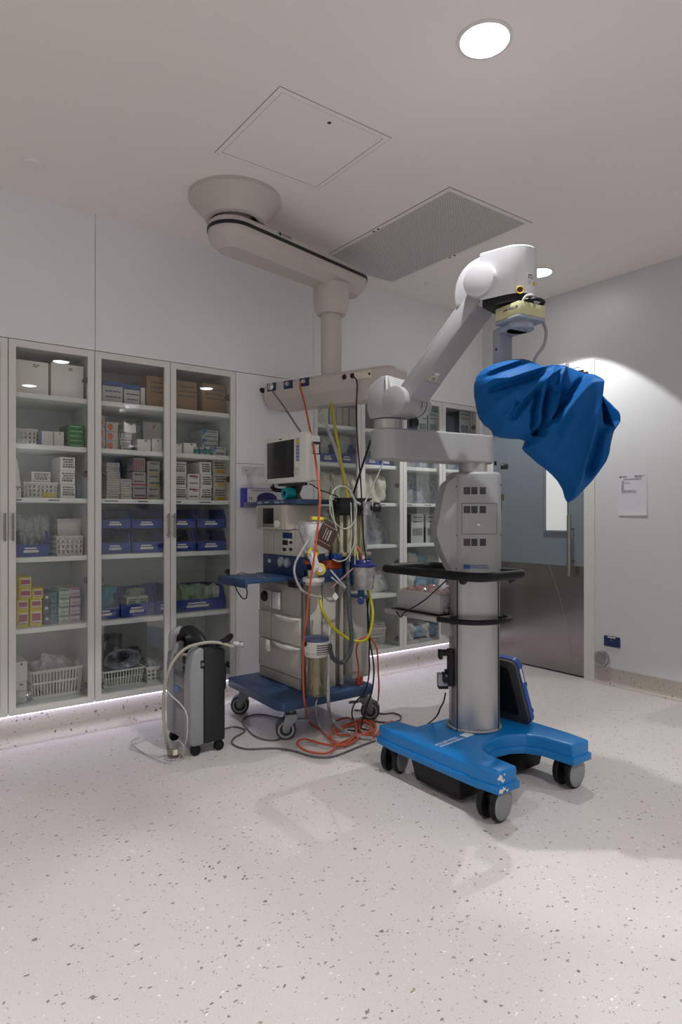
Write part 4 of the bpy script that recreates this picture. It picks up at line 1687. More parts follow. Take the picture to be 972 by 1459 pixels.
b.bx(OX1 - .005, OX1 + .018, OY0 + .03, OY0 + .12, .3, .43, bev=.008)
b.build('filter_cover', M_cd, ot)
for x, y in ((1.352, 3.03), (1.48, 3.03), (1.352, 3.3), (1.48, 3.3)):
    b = MB()
    b.cyl((x, y - .014, .026), (x, y + .014, .026), .0262, n=24, bev=.006)
    b.bx(x - .012, x + .012, y - .01, y + .01, .03, .055)
    b.build('wheel', M_black, ot)

# ------------------------------------------------------------------ foot pedal board leaning behind the column
fp = thing('foot_pedal', 'blue rimmed foot pedal board leaning on the blue base behind the column', 'foot pedal', (2.55, 2.02, .206))
ln_ = Vector((-.35, 0, .94)).normalized()
PM_ = Matrix.Identity(4)
nn = Vector((0, 1, 0)).cross(ln_)
for i in range(3):
    PM_[i][0], PM_[i][1], PM_[i][2], PM_[i][3] = (0, 1, 0)[i], ln_[i], nn[i], (2.562, 1.91, .2115)[i]
b = MB()
o_ = rrect(0, .30, .0, .34, .03)
i_ = rrect(.014, .286, .014, .326, .02)
b.ring(o_, i_, -.004, .02, PM_)
b.bx(.02, .28, .02, .32, .004, .02, M=PM_)
b.build('rim', mat('pedal blue', (18, 70, 150), .4), fp)
b = MB()
b.prism(rrect(.004, .296, .004, .336, .027), -.02, .0, PM_)
pl_ = b.build('underside_plate', mat('underside dark grey', (62, 62, 62), .55), fp)
b = MB()
b.prism(rrect(.05, .26, .045, .3, .02), -.026, -.015, PM_)
b.build('battery_cover', M_black, pl_)
for y in (.05, .19, .29):
    b = MB()
    b.bx(.0, .03, y, y + .02, .018, .03, bev=.004, M=PM_)
    b.build('foot_stud', mat('pedal blue'), fp)
b = MB()
b.bx(-.0012, .0, .22, .29, .0, .012, M=PM_)
b.build('label_strip', mat('pale label'), fp)
# ---- instrument on the microscope's shelf
it = thing('camera_control_unit', 'flat silver instrument box on the shelf of the microscope stand', 'instrument box', (2.31, 2.31, .7316))
b = MB()
b.bx(2.19, 2.42, 2.16, 2.46, .7318, .826, bev=.008)
ib = b.build('housing', mat('pale instrument grey', (176, 176, 174), .4, metal=.2), it)
b = MB()
IM = frame((2.3, 2.1598, 0), (1, 0, 0), (0, 0, 1))
for x, z, r in ((-.05, .77, .012), (.02, .77, .012), (.06, .765, .016), (-.08, .75, .01)):
    b.lathe([(r, 0), (r, .02), (r * .6, .022), (.0005, .022)], M=IM @ Matrix.Translation((x, z, 0)), n=16)
b.build('socket', M_chrome, ib)
pb = MB()
random.seed(11)
t_ = bmesh.new()
bmesh.ops.create_grid(t_, x_segments=22, y_segments=26, size=.5)
from mathutils import noise
for v in t_.verts:
    x, y = v.co.x, v.co.y
    e = max(abs(x), abs(y)) * 2
    v.co = Vector((2.31 + x * .21, 2.31 + y * .28, .8275 + .022 * (1 - e ** 4) * (.55 + .9 * noise.noise((x * 7, y * 7, 1))) + .0015))
pb._add(t_)
o = pb.build('clear_bag', clear_mat('red printed film', tint=(255, 236, 232), gloss=.09, rough=.12, body=.5, body_col=(186, 120, 114)))
tag(o, 'crumpled red printed plastic bag lying on the silver instrument box', 'plastic bag')
# ------------------------------------------------------------------ glass fronted storage cabinets
SHELF = [1.85, 1.58, 1.295, .977, .60]
YB = 4.14


def cabinet(x0, xm, x1, label):
    t = thing('storage_cabinet', label, 'cabinet', ((x0 + x1) / 2, YW, ZB))
    a, c_ = x0 + .003, x1 - .003
    b = MB()
    b.bx(a, a + .018, YW + .022, YB, ZB, ZT)
    b.bx(c_ - .018, c_, YW + .022, YB, ZB, ZT)
    b.bx(a, c_, YB - .012, YB, ZB, ZT)
    b.bx(a, c_, YW + .022, YB, ZT - .02, ZT)
    b.bx(a, c_, YW + .022, YB, ZB, .197)
    b.build('carcass', mat('pale grey melamine', (190, 192, 190), .45, var=.015), t)
    for z in SHELF:
        b = MB()
        b.bx(a + .018, c_ - .018, YW + .032, YB - .012, z - .026, z, bev=.0015)
        s_ = b.build('shelf', M_melamine, t)
        if z == 1.295:
            b = MB()
            random.seed(int(x0 * 100))
            for q in range(4):
                xx = a + .06 + q * (c_ - a - .1) / 4
                b.bx(xx, xx + .05 + .03 * random.random(), YW + .0312, YW + .032, z - .016, z - .01)
            b.build('shelf_lettering', mat('print grey'), s_)
    for k, (d0, d1) in enumerate(((x0, xm), (xm, x1))):
        d0 += .002
        d1 -= .002
        b = MB()
        b.ring([(d0, ZB), (d1, ZB), (d1, ZT), (d0, ZT)], [(d0 + .034, ZB + .036), (d1 - .034, ZB + .036), (d1 - .034, ZT - .036), (d0 + .034, ZT - .036)], -.02, 0, frame((0, YW, 0), (1, 0, 0), (0, 0, 1)))
        dr = b.build('door', M_frame, t)
        b = MB()
        b.bx(d0 + .03, d1 - .03, YW + .006, YW + .010, ZB + .032, ZT - .032)
        b.build('glass', M_glass, dr)
        b = MB()
        hx = (d1 - .017) if k == 0 else (d0 + .017)
        b.cyl((hx, YW - .022, 1.068), (hx, YW - .022, 1.212), .0055, n=12)
        for z in (1.085, 1.195):
            b.cyl((hx, YW - .022, z), (hx, YW, z), .004, n=10)
        b.build('handle', M_steel, dr)
        hx = (d0 + .04) if k == 0 else (d1 - .04)
        for z in (1.95, 1.43, .84, .25):
            b = MB()
            b.bx(hx - .016, hx + .016, YW + .02, YW + .045, z - .007, z + .007, bev=.002)
            b.bx(hx - .006, hx + .006, YW + .014, YW + .04, z - .018, z + .018, bev=.002)
            b.build('hinge', mat('hinge dark', (70, 68, 66), .4, metal=.5), dr)
    return t


cabinet(DX[0], DX[1], DX[2], 'glass fronted white cabinet cut off by the edge of the picture')
cabinet(DX[2], DX[3], DX[4], 'glass fronted white cabinet with blue bins, behind the oxygen concentrator')
cabinet(EX[0], EX[1], EX[2], 'glass fronted white cabinet directly behind the anaesthesia machine')
cabinet(EX[2], EX[3], EX[4], 'glass fronted white cabinet in the far corner behind the microscope column')
# kind, door, shelf, x0, x1, front y, depth, z0, z1, how many stacked, style, look, category, position, group, tilt
ITEMS = [
    ("carton", 1, 0, 0.672, 0.836, 3.8, 0.28, 1.85, 2.036, 1, "w1", "large white carton", "carton", "nearer the wall end", "", 0),
    ("carton", 1, 0, 0.85, 1.021, 3.8, 0.28, 1.85, 2.042, 1, "w1", "large white carton", "carton", "beside the green cartons side", "", 0),
    ("crate", 1, 1, 0.658, 0.782, 3.8, 0.22, 1.58, 1.665, 1, "", "white perforated basket", "basket", "", "", 0),
    ("carton", 1, 1, 0.793, 0.861, 3.8, 0.2, 1.58, 1.662, 1, "wb", "grey white carton with blue edge", "carton", "", "", 0),
    ("carton", 1, 1, 0.864, 0.916, 3.8, 0.2, 1.58, 1.664, 1, "w2", "plain grey white carton", "carton", "", "", 0),
    ("carton", 1, 1, 0.938, 1.024, 3.8, 0.2, 1.58, 1.71, 5, "gr", "green carton", "carton", "", "stacked green cartons", 0),
    ("carton", 1, 2, 0.658, 0.699, 3.8, 0.2, 1.295, 1.348, 1, "w1", "small white carton", "carton", "under the tilted carton", "", 0),
    ("carton", 1, 2, 0.658, 0.699, 3.8, 0.2, 1.351, 1.497, 1, "w1", "tilted white carton", "carton", "", "", 0.12),
    ("crate", 1, 2, 0.706, 0.886, 3.8, 0.22, 1.295, 1.381, 1, "y", "white perforated basket", "basket", "with a yellow label", "", 0),
    ("carton", 1, 2, 0.757, 0.853, 3.83, 0.2, 1.385, 1.44, 1, "wt", "white printed carton", "carton", "resting on the perforated basket", "", 0),
    ("carton", 1, 2, 0.897, 0.975, 3.8, 0.2, 1.295, 1.526, 3, "wt", "white printed carton", "carton", "", "stack of three printed cartons", 0),
    ("carton", 1, 2, 1.009, 1.034, 3.9, 0.2, 1.295, 1.38, 1, "te", "small teal carton", "carton", "", "", 0),
    ("bin", 1, 3, 0.665, 0.843, 3.8, 0.25, 0.977, 1.114, 1, "", "blue open bin", "bin", "holding clear bags", "", 0),
    ("pouch", 1, 3, 0.696, 0.745, 3.86, 0.05, 1.01, 1.205, 1, "cl", "clear plastic bag", "plastic bag", "standing in the blue bin, bag first along", "clear bags in the first blue bin", 0),
    ("pouch", 1, 3, 0.734, 0.784, 3.86, 0.05, 1.009, 1.194, 1, "cl", "clear plastic bag", "plastic bag", "standing in the blue bin, bag second along", "clear bags in the first blue bin", 0),
    ("pouch", 1, 3, 0.773, 0.823, 3.86, 0.05, 1.008, 1.205, 1, "cl", "clear plastic bag", "plastic bag", "standing in the blue bin, bag third along", "clear bags in the first blue bin", 0),
    ("pouch", 1, 3, 0.813, 0.863, 3.86, 0.05, 1.007, 1.194, 1, "cl", "clear plastic bag", "plastic bag", "standing in the blue bin, bag fourth along", "clear bags in the first blue bin", 0),
    ("crate", 1, 3, 0.872, 1.024, 3.8, 0.22, 0.977, 1.084, 1, "", "tall white perforated basket", "basket", "full of white packs", "", 0),
    ("pouch", 1, 3, 0.904, 1.034, 3.86, 0.03, 0.977, 1.182, 1, "wh", "flat white paper pack", "paper pack", "standing in the tall basket", "", 0),
    ("pouch", 1, 3, 0.915, 1.034, 4.04, 0.03, 0.977, 1.193, 1, "cl", "folded clear pack", "paper pack", "behind the tall basket", "", 0),
    ("carton", 1, 4, 0.677, 0.735, 3.79, 0.2, 0.6, 0.691, 1, "ym", "yellow carton with magenta face", "carton", "lowest in the first stack", "yellow cartons on the fifth shelf", 0),
    ("carton", 1, 4, 0.677, 0.735, 3.79, 0.2, 0.691, 0.751, 1, "ym", "yellow carton with magenta face", "carton", "second in the first stack", "yellow cartons on the fifth shelf", 0),
    ("carton", 1, 4, 0.687, 0.749, 3.79, 0.2, 0.75, 0.81, 1, "ym", "yellow carton with magenta face", "carton", "third in the first stack", "yellow cartons on the fifth shelf", 0),
    ("carton", 1, 4, 0.687, 0.749, 3.79, 0.2, 0.81, 0.871, 1, "ym", "yellow carton with magenta face", "carton", "topmost in the first stack", "yellow cartons on the fifth shelf", 0),
    ("carton", 1, 4, 0.742, 0.801, 3.79, 0.2, 0.6, 0.693, 1, "ym", "yellow carton with magenta face", "carton", "lowest in the second stack", "yellow cartons on the fifth shelf", 0),
    ("carton", 1, 4, 0.742, 0.801, 3.79, 0.2, 0.693, 0.75, 1, "ym", "yellow carton with magenta face", "carton", "middle of the second stack", "yellow cartons on the fifth shelf", 0),
    ("carton", 1, 4, 0.752, 0.808, 3.79, 0.2, 0.749, 0.806, 1, "ym", "yellow carton with magenta face", "carton", "topmost in the second stack", "yellow cartons on the fifth shelf", 0),
    ("carton", 1, 4, 0.811, 0.843, 3.8, 0.2, 0.6, 0.779, 3, "dk", "dark carton with white disc", "carton", "", "dark cartons with round marks", 0),
    ("carton", 1, 4, 0.846, 0.879, 3.8, 0.2, 0.6, 0.776, 3, "dt", "teal carton with round mark", "carton", "", "teal cartons with round marks", 0),
    ("carton", 1, 4, 0.89, 0.945, 3.8, 0.2, 0.6, 0.792, 4, "mg", "mint green and white carton", "carton", "", "mint green cartons", 0),
    ("carton", 1, 4, 0.949, 1.005, 3.8, 0.2, 0.6, 0.796, 4, "pk", "pink and grey carton", "carton", "", "pink and grey cartons", 0),
    ("carton", 1, 5, 0.662, 0.734, 3.82, 0.2, 0.197, 0.413, 2, "w1", "plain white box with finger hole", "box", "", "white boxes with finger holes", 0),
    ("basket", 1, 5, 0.74, 1.021, 3.8, 0.26, 0.197, 0.353, 1, "", "white slotted basket", "basket", "heaped with clear packets", "", 0),
    ("pouch", 1, 5, 0.762, 0.855, 3.84, 0.04, 0.232, 0.429, 1, "cl", "crumpled clear packet", "plastic packet", "first packet in the slotted basket", "packets in the first slotted basket", 0.3),
    ("pouch", 1, 5, 0.815, 0.91, 3.8699999999999997, 0.04, 0.216, 0.401, 1, "cl", "crumpled clear packet", "plastic packet", "second packet in the slotted basket", "packets in the first slotted basket", -0.3),
    ("pouch", 1, 5, 0.869, 0.966, 3.9, 0.04, 0.197, 0.372, 1, "cl", "crumpled clear packet", "plastic packet", "third packet in the slotted basket", "packets in the first slotted basket", 0.3),
    ("pouch", 1, 5, 0.903, 1.001, 3.84, 0.04, 0.197, 0.41, 1, "cl", "crumpled clear packet", "plastic packet", "fourth packet in the slotted basket", "packets in the first slotted basket", -0.3),
    ("pouch", 1, 5, 0.959, 1.034, 3.8699999999999997, 0.04, 0.197, 0.382, 1, "cl", "crumpled clear packet", "plastic packet", "fifth packet in the slotted basket", "packets in the first slotted basket", 0.3),
    ("soft", 1, 5, 0.66, 0.755, 3.77, 0.08, 0.197, 0.26, 1, "cl", "crumpled clear plastic bag", "plastic bag", "in front of the white boxes", "", 0),
    ("carton", 2, 0, 1.125, 1.242, 3.8, 0.25, 1.85, 1.979, 1, "bt", "white carton with blue top", "carton", "against the door post", "", 0),
    ("carton", 2, 0, 1.25, 1.342, 3.8, 0.25, 1.85, 1.969, 1, "bt", "white carton with blue top", "carton", "the smaller of two", "", 0),
    ("carton", 2, 0, 1.35, 1.376, 3.8, 0.2, 1.85, 1.964, 1, "w2", "narrow grey carton", "carton", "", "", 0),
    ("carton", 2, 0, 1.385, 1.552, 3.8, 0.3, 1.85, 2.04, 1, "br", "large brown cardboard box", "cardboard box", "", "", 0),
    ("carton", 2, 1, 1.106, 1.141, 3.8, 0.2, 1.58, 1.774, 3, "ow", "orange and white carton", "carton", "in the hidden stack", "orange and white cartons", 0),
    ("carton", 2, 1, 1.145, 1.214, 3.8, 0.2, 1.58, 1.743, 3, "ow", "orange and white carton", "carton", "in the clear view stack", "orange and white cartons", 0),
    ("carton", 2, 1, 1.222, 1.304, 3.8, 0.2, 1.58, 1.684, 3, "bw", "white carton with black ends", "carton", "", "cartons with black ends", 0),
    ("carton", 2, 1, 1.246, 1.321, 3.8, 0.2, 1.688, 1.744, 1, "w2", "plain white carton", "carton", "on the cartons with black ends", "", 0),
    ("carton", 2, 1, 1.329, 1.41, 3.8, 0.2, 1.58, 1.655, 1, "w1", "low white carton", "carton", "", "", 0),
    ("carton", 2, 1, 1.435, 1.553, 4.0, 0.12, 1.58, 1.793, 1, "w2", "tall grey carton", "carton", "at the back", "", 0),
    ("carton", 2, 1, 1.419, 1.48, 3.8, 0.2, 1.58, 1.664, 1, "w1", "white carton", "carton", "by the meeting doors", "", 0),
    ("carton", 2, 2, 1.149, 1.226, 3.8, 0.2, 1.295, 1.507, 8, "tn", "thin white carton", "carton", "", "thin white cartons", 0),
    ("carton", 2, 2, 1.23, 1.296, 3.8, 0.2, 1.295, 1.416, 4, "tn", "thin grey white carton", "carton", "", "thin grey white cartons", 0),
    ("carton", 2, 2, 1.3, 1.38, 3.8, 0.2, 1.295, 1.46, 2, "rs", "grey carton with red stripe", "carton", "", "cartons with red stripe", 0),
    ("carton", 2, 2, 1.304, 1.376, 3.8, 0.2, 1.463, 1.544, 1, "sw", "open carton of wrapped swabs", "carton", "on the red striped cartons", "", 0),
    ("carton", 2, 2, 1.389, 1.467, 3.8, 0.2, 1.295, 1.527, 3, "ys", "grey carton with yellow stripe", "carton", "", "cartons with yellow stripe", 0),
    ("bin", 2, 3, 1.118, 1.287, 3.8, 0.24, 1.124, 1.234, 1, "", "blue open bin", "bin", "upper bin against the door post", "stacked blue bins behind the second door", 0),
    ("bin", 2, 3, 1.296, 1.485, 3.8, 0.24, 1.122, 1.235, 1, "", "blue open bin", "bin", "upper bin by the meeting doors", "stacked blue bins behind the second door", 0),
    ("soft", 2, 3, 1.171, 1.296, 3.9, 0.12, 1.135, 1.189, 1, "dkp", "dark wrapped supplies", "packet", "in the upper bin against the door post", "", 0),
    ("soft", 2, 3, 1.351, 1.497, 3.9, 0.12, 1.133, 1.189, 1, "dkp", "dark wrapped supplies", "packet", "in the upper bin by the meeting doors", "", 0),
    ("bin", 2, 3, 1.118, 1.287, 3.8, 0.24, 0.977, 1.112, 1, "", "blue open bin", "bin", "lower bin against the door post", "stacked blue bins behind the second door", 0),
    ("bin", 2, 3, 1.296, 1.485, 3.8, 0.24, 0.977, 1.109, 1, "", "blue open bin", "bin", "lower bin by the meeting doors", "stacked blue bins behind the second door", 0),
    ("soft", 2, 3, 1.171, 1.296, 3.9, 0.12, 0.996, 1.063, 1, "dkp", "dark wrapped supplies", "packet", "in the lower bin against the door post", "", 0),
    ("soft", 2, 3, 1.351, 1.497, 3.9, 0.12, 0.977, 1.059, 1, "dkp", "dark wrapped supplies", "packet", "in the lower bin by the meeting doors", "", 0),
    ("bin", 2, 4, 1.082, 1.222, 3.8, 0.26, 0.6, 0.74, 1, "", "blue open bin", "bin", "holding turquoise bags", "", 0),
    ("soft", 2, 4, 1.122, 1.244, 3.87, 0.12, 0.631, 0.772, 1, "tq", "turquoise crumpled bag", "plastic bag", "spilling from the blue bin", "", 0),
    ("bin", 2, 4, 1.23, 1.432, 3.8, 0.26, 0.6, 0.76, 1, "", "blue open bin", "bin", "holding green cartons", "", 0),
    ("carton", 2, 4, 1.28, 1.343, 3.84, 0.1, 0.623, 0.716, 1, "gw", "small green and white carton", "carton", "first in the blue bin", "", 0),
    ("carton", 2, 4, 1.348, 1.408, 3.84, 0.1, 0.617, 0.715, 1, "gw", "small green and white carton", "carton", "second in the blue bin", "", 0),
    ("soft", 2, 4, 1.319, 1.445, 3.93, 0.1, 0.667, 0.749, 1, "gn", "pale green crumpled packet", "packet", "on the green cartons", "", 0),
    ("bin", 2, 4, 1.441, 1.547, 3.8, 0.26, 0.6, 0.766, 1, "", "narrow blue open bin", "bin", "by the meeting doors", "", 0),
    ("basket", 2, 5, 1.122, 1.372, 3.8, 0.26, 0.197, 0.297, 1, "", "white slotted basket", "basket", "holding coiled tubing", "", 0),
    ("coil", 2, 5, 1.171, 1.367, 3.86, 0.14, 0.236, 0.357, 1, "", "coil of clear tubing", "tubing", "in the slotted basket", "", 0),
    ("crate", 2, 5, 1.38, 1.471, 3.8, 0.2, 0.197, 0.288, 1, "", "small white perforated basket", "basket", "", "", 0),
    ("soft", 2, 5, 1.41, 1.494, 3.87, 0.1, 0.237, 0.319, 1, "cl", "crumpled clear packet", "plastic packet", "on the small perforated basket", "", 0),
    ("soft", 2, 5, 1.181, 1.32, 4.0, 0.12, 0.197, 0.455, 1, "dkb", "dark plastic bundle", "bag", "behind the slotted basket", "", 0),
    ("soft", 2, 5, 1.329, 1.435, 4.0, 0.12, 0.197, 0.362, 1, "dkb", "dark blue plastic bundle", "bag", "behind the slotted basket", "", 0),
    ("carton", 3, 0, 1.565, 1.708, 3.8, 0.28, 1.85, 2.036, 1, "br", "brown cardboard box", "cardboard box", "by the meeting doors", "", 0),
    ("carton", 3, 0, 1.742, 1.908, 3.8, 0.28, 1.85, 2.041, 1, "br", "brown cardboard box", "cardboard box", "against the far side", "", 0),
    ("carton", 3, 1, 1.565, 1.606, 3.8, 0.2, 1.58, 1.644, 1, "w1", "small white carton", "carton", "by the meeting doors", "", 0),
    ("carton", 3, 1, 1.62, 1.704, 3.8, 0.2, 1.58, 1.653, 1, "w1", "white carton", "carton", "beside the teal rolls", "", 0),
    ("roll", 3, 1, 1.681, 1.716, 3.78, 0.05, 1.58, 1.628, 1, "", "teal and white roll of tape", "tape roll", "first of three rolls", "teal rolls behind the third door", 0),
    ("roll", 3, 1, 1.721, 1.756, 3.78, 0.05, 1.58, 1.63, 1, "", "teal and white roll of tape", "tape roll", "second of three rolls", "teal rolls behind the third door", 0),
    ("roll", 3, 1, 1.761, 1.797, 3.78, 0.05, 1.58, 1.633, 1, "", "teal and white roll of tape", "tape roll", "third of three rolls", "teal rolls behind the third door", 0),
    ("carton", 3, 1, 1.778, 1.892, 3.88, 0.18, 1.58, 1.754, 3, "bc", "white carton with blue corner", "carton", "behind the teal rolls", "white cartons with blue corners", 0),
    ("carton", 3, 1, 1.809, 1.898, 3.78, 0.09, 1.58, 1.637, 1, "bc", "white carton with blue corner", "carton", "in front of the stack", "", 0),
    ("carton", 3, 2, 1.556, 1.638, 3.8, 0.2, 1.295, 1.532, 3, "wt", "grey printed carton", "carton", "in the stack by the meeting doors", "grey printed cartons", 0),
    ("carton", 3, 2, 1.643, 1.723, 3.8, 0.2, 1.295, 1.461, 2, "wr", "white carton with red print", "carton", "", "white cartons with red print", 0),
    ("carton", 3, 2, 1.732, 1.809, 3.8, 0.2, 1.295, 1.54, 3, "wt", "white printed carton", "carton", "", "white printed cartons behind the third door", 0),
    ("carton", 3, 2, 1.819, 1.908, 3.8, 0.2, 1.295, 1.558, 3, "yb", "white carton with yellow band", "carton", "", "white cartons with yellow bands", 0),
    ("bin", 3, 3, 1.529, 1.699, 3.8, 0.24, 1.123, 1.237, 1, "", "blue open bin", "bin", "upper bin by the meeting doors", "stacked blue bins behind the third door", 0),
    ("bin", 3, 3, 1.708, 1.908, 3.8, 0.24, 1.121, 1.238, 1, "", "blue open bin", "bin", "upper bin against the far side", "stacked blue bins behind the third door", 0),
    ("soft", 3, 3, 1.606, 1.72, 3.9, 0.12, 1.135, 1.188, 1, "dkp", "dark wrapped supplies", "packet", "in the upper bin by the meeting doors", "", 0),
    ("bin", 3, 3, 1.529, 1.699, 3.8, 0.24, 0.977, 1.106, 1, "", "blue open bin", "bin", "lower bin by the meeting doors", "stacked blue bins behind the third door", 0),
    ("bin", 3, 3, 1.708, 1.908, 3.8, 0.24, 0.977, 1.103, 1, "", "blue open bin", "bin", "lower bin against the far side", "stacked blue bins behind the third door", 0),
    ("soft", 3, 3, 1.606, 1.72, 3.9, 0.12, 0.977, 1.054, 1, "dkp", "dark wrapped supplies", "packet", "in the lower bin by the meeting doors", "", 0),
    ("bin", 3, 4, 1.547, 1.898, 3.8, 0.28, 0.6, 0.751, 1, "", "wide blue open bin", "bin", "holding pale green packets", "", 0),
    ("soft", 3, 4, 1.594, 1.669, 3.86, 0.14, 0.637, 0.76, 1, "gn", "pale green packet", "packet", "first packet in the wide bin", "pale green packets in the wide bin", 0),
    ("soft", 3, 4, 1.655, 1.731, 3.86, 0.14, 0.632, 0.747, 1, "gn", "pale green packet", "packet", "second packet in the wide bin", "pale green packets in the wide bin", 0),
    ("soft", 3, 4, 1.716, 1.793, 3.86, 0.14, 0.626, 0.752, 1, "gn", "pale green packet", "packet", "third packet in the wide bin", "pale green packets in the wide bin", 0),
    ("soft", 3, 4, 1.779, 1.857, 3.86, 0.14, 0.621, 0.739, 1, "gn", "pale green packet", "packet", "fourth packet in the wide bin", "pale green packets in the wide bin", 0),
    ("soft", 3, 4, 1.843, 1.908, 3.86, 0.14, 0.616, 0.744, 1, "wh", "pale green packet", "packet", "fifth packet in the wide bin", "pale green packets in the wide bin", 0),
    ("carton", 4, 0, 2.607, 2.724, 3.8, 0.25, 1.85, 1.997, 1, "w2", "pale carton with green edge", "carton", "", "", 0),
    ("carton", 4, 0, 2.736, 2.79, 3.8, 0.25, 1.85, 1.987, 1, "cr", "upright cream envelope box", "box", "first box in the row", "upright cream boxes", 0),
    ("carton", 4, 0, 2.796, 2.85, 3.8, 0.25, 1.85, 1.99, 1, "cr", "upright cream envelope box", "box", "second box in the row", "upright cream boxes", 0),
    ("carton", 4, 0, 2.857, 2.912, 3.8, 0.25, 1.85, 1.993, 1, "cr", "upright cream envelope box", "box", "third box in the row", "upright cream boxes", 0),
    ("carton", 4, 0, 2.919, 2.975, 3.8, 0.25, 1.85, 1.996, 1, "cr", "upright cream envelope box", "box", "fourth box in the row", "upright cream boxes", 0),
    ("bin", 4, 1, 2.643, 2.799, 3.8, 0.24, 1.58, 1.719, 1, "", "blue open bin", "bin", "by the white panel", "blue bins behind the fourth door", 0),
    ("pouch", 4, 1, 2.718, 2.819, 3.88, 0.06, 1.626, 1.792, 1, "wh", "white paper pack", "paper pack", "standing in the bin by the white panel", "", 0.15),
    ("bin", 4, 1, 2.812, 2.975, 3.8, 0.24, 1.58, 1.731, 1, "", "blue open bin", "bin", "by the meeting doors", "blue bins behind the fourth door", 0),
    ("pouch", 4, 1, 2.891, 2.997, 3.88, 0.06, 1.635, 1.805, 1, "wh", "white paper pack", "paper pack", "standing in the bin by the meeting doors", "", 0.15),
    ("soft", 4, 2, 2.637, 2.755, 3.8, 0.16, 1.295, 1.51, 1, "cp", "cream wrapped pack", "wrapped pack", "first pack in the row", "cream packs behind the fourth door", 0),
    ("soft", 4, 2, 2.749, 2.87, 3.8, 0.16, 1.295, 1.505, 1, "cp", "cream wrapped pack", "wrapped pack", "second pack in the row", "cream packs behind the fourth door", 0),
    ("soft", 4, 2, 2.863, 2.988, 3.8, 0.16, 1.295, 1.499, 1, "cp", "cream wrapped pack", "wrapped pack", "third pack in the row", "cream packs behind the fourth door", 0),
    ("soft", 4, 3, 2.643, 2.755, 3.8, 0.14, 0.977, 1.232, 1, "cl2", "grey wrapped pack", "wrapped pack", "first pack in the row", "grey packs behind the fourth door", 0),
    ("soft", 4, 3, 2.749, 2.863, 3.8, 0.14, 0.977, 1.233, 1, "cl2", "grey wrapped pack", "wrapped pack", "second pack in the row", "grey packs behind the fourth door", 0),
    ("soft", 4, 3, 2.857, 2.975, 3.8, 0.14, 0.977, 1.233, 1, "cl2", "grey wrapped pack", "wrapped pack", "third pack in the row", "grey packs behind the fourth door", 0),
    ("bin", 5, 1, 3.062, 3.207, 3.8, 0.24, 1.58, 1.699, 1, "", "blue open bin", "bin", "by the meeting doors", "blue bins behind the fifth door", 0),
    ("bin", 5, 1, 3.214, 3.347, 3.8, 0.24, 1.58, 1.708, 1, "", "blue open bin", "bin", "against the far side", "blue bins behind the fifth door", 0),
    ("soft", 5, 2, 3.062, 3.172, 3.8, 0.16, 1.295, 1.506, 1, "cp", "cream wrapped pack", "wrapped pack", "by the meeting doors", "", 0),
    ("soft", 5, 2, 3.158, 3.293, 3.8, 0.2, 1.295, 1.504, 1, "cp", "large soft cream pack", "wrapped pack", "", "", 0),
    ("pouch", 5, 3, 3.074, 3.171, 3.84, 0.03, 0.977, 1.267, 1, "cl", "clear wrapped instrument pack", "wrapped pack", "first pack leaning in the row", "clear packs leaning behind the fifth door", -0.35),
    ("pouch", 5, 3, 3.136, 3.234, 3.84, 0.03, 0.977, 1.24, 1, "clb", "clear wrapped instrument pack", "wrapped pack", "second pack leaning in the row", "clear packs leaning behind the fifth door", -0.31999999999999995),
    ("pouch", 5, 3, 3.199, 3.298, 3.84, 0.03, 0.977, 1.213, 1, "cl", "clear wrapped instrument pack", "wrapped pack", "third pack leaning in the row", "clear packs leaning behind the fifth door", -0.29),
    ("pouch", 5, 3, 3.262, 3.347, 3.84, 0.03, 0.977, 1.186, 1, "clb", "clear wrapped instrument pack", "wrapped pack", "fourth pack leaning in the row", "clear packs leaning behind the fifth door", -0.26),
    ("pouch", 5, 3, 3.327, 3.347, 3.84, 0.03, 0.977, 1.158, 1, "cl", "clear wrapped instrument pack", "wrapped pack", "fifth pack leaning in the row", "clear packs leaning behind the fifth door", -0.22999999999999998),
    ("soft", 5, 3, 3.183, 3.347, 3.95, 0.12, 1.141, 1.291, 1, "dkb", "dark grey plastic bag", "plastic bag", "lying over the clear packs", "", 0),
    ("pouch", 5, 4, 3.094, 3.206, 3.84, 0.07, 0.6, 0.841, 1, "wh", "white cloth pack", "wrapped pack", "first pack leaning in the row", "white packs leaning behind the fifth door", -0.3),
    ("pouch", 5, 4, 3.171, 3.284, 3.84, 0.07, 0.6, 0.805, 1, "wh", "white cloth pack", "wrapped pack", "second pack leaning in the row", "white packs leaning behind the fifth door", -0.3),
    ("pouch", 5, 4, 3.248, 3.347, 3.84, 0.07, 0.6, 0.769, 1, "wh", "white cloth pack", "wrapped pack", "third pack leaning in the row", "white packs leaning behind the fifth door", -0.3),
    ("pouch", 5, 4, 3.327, 3.347, 3.84, 0.07, 0.6, 0.732, 1, "wh", "white cloth pack", "wrapped pack", "fourth pack leaning in the row", "white packs leaning behind the fifth door", -0.3),
    ("basket", 5, 5, 3.089, 3.278, 3.8, 0.24, 0.197, 0.337, 1, "", "white slotted basket", "basket", "holding a flat grey box", "", 0),
    ("carton", 5, 5, 3.151, 3.307, 3.85, 0.15, 0.282, 0.369, 1, "w2", "flat grey box", "box", "in the slotted basket", "", 0),
    ("carton", 6, 0, 3.606, 3.645, 3.85, 0.2, 1.85, 2.023, 1, "bl", "slim blue carton", "carton", "", "", 0),
    ("carton", 6, 0, 3.609, 3.715, 3.8, 0.2, 1.85, 2.037, 1, "bar", "white carton with barcode and black side", "carton", "by the far cabinet joint", "white barcode cartons", 0),
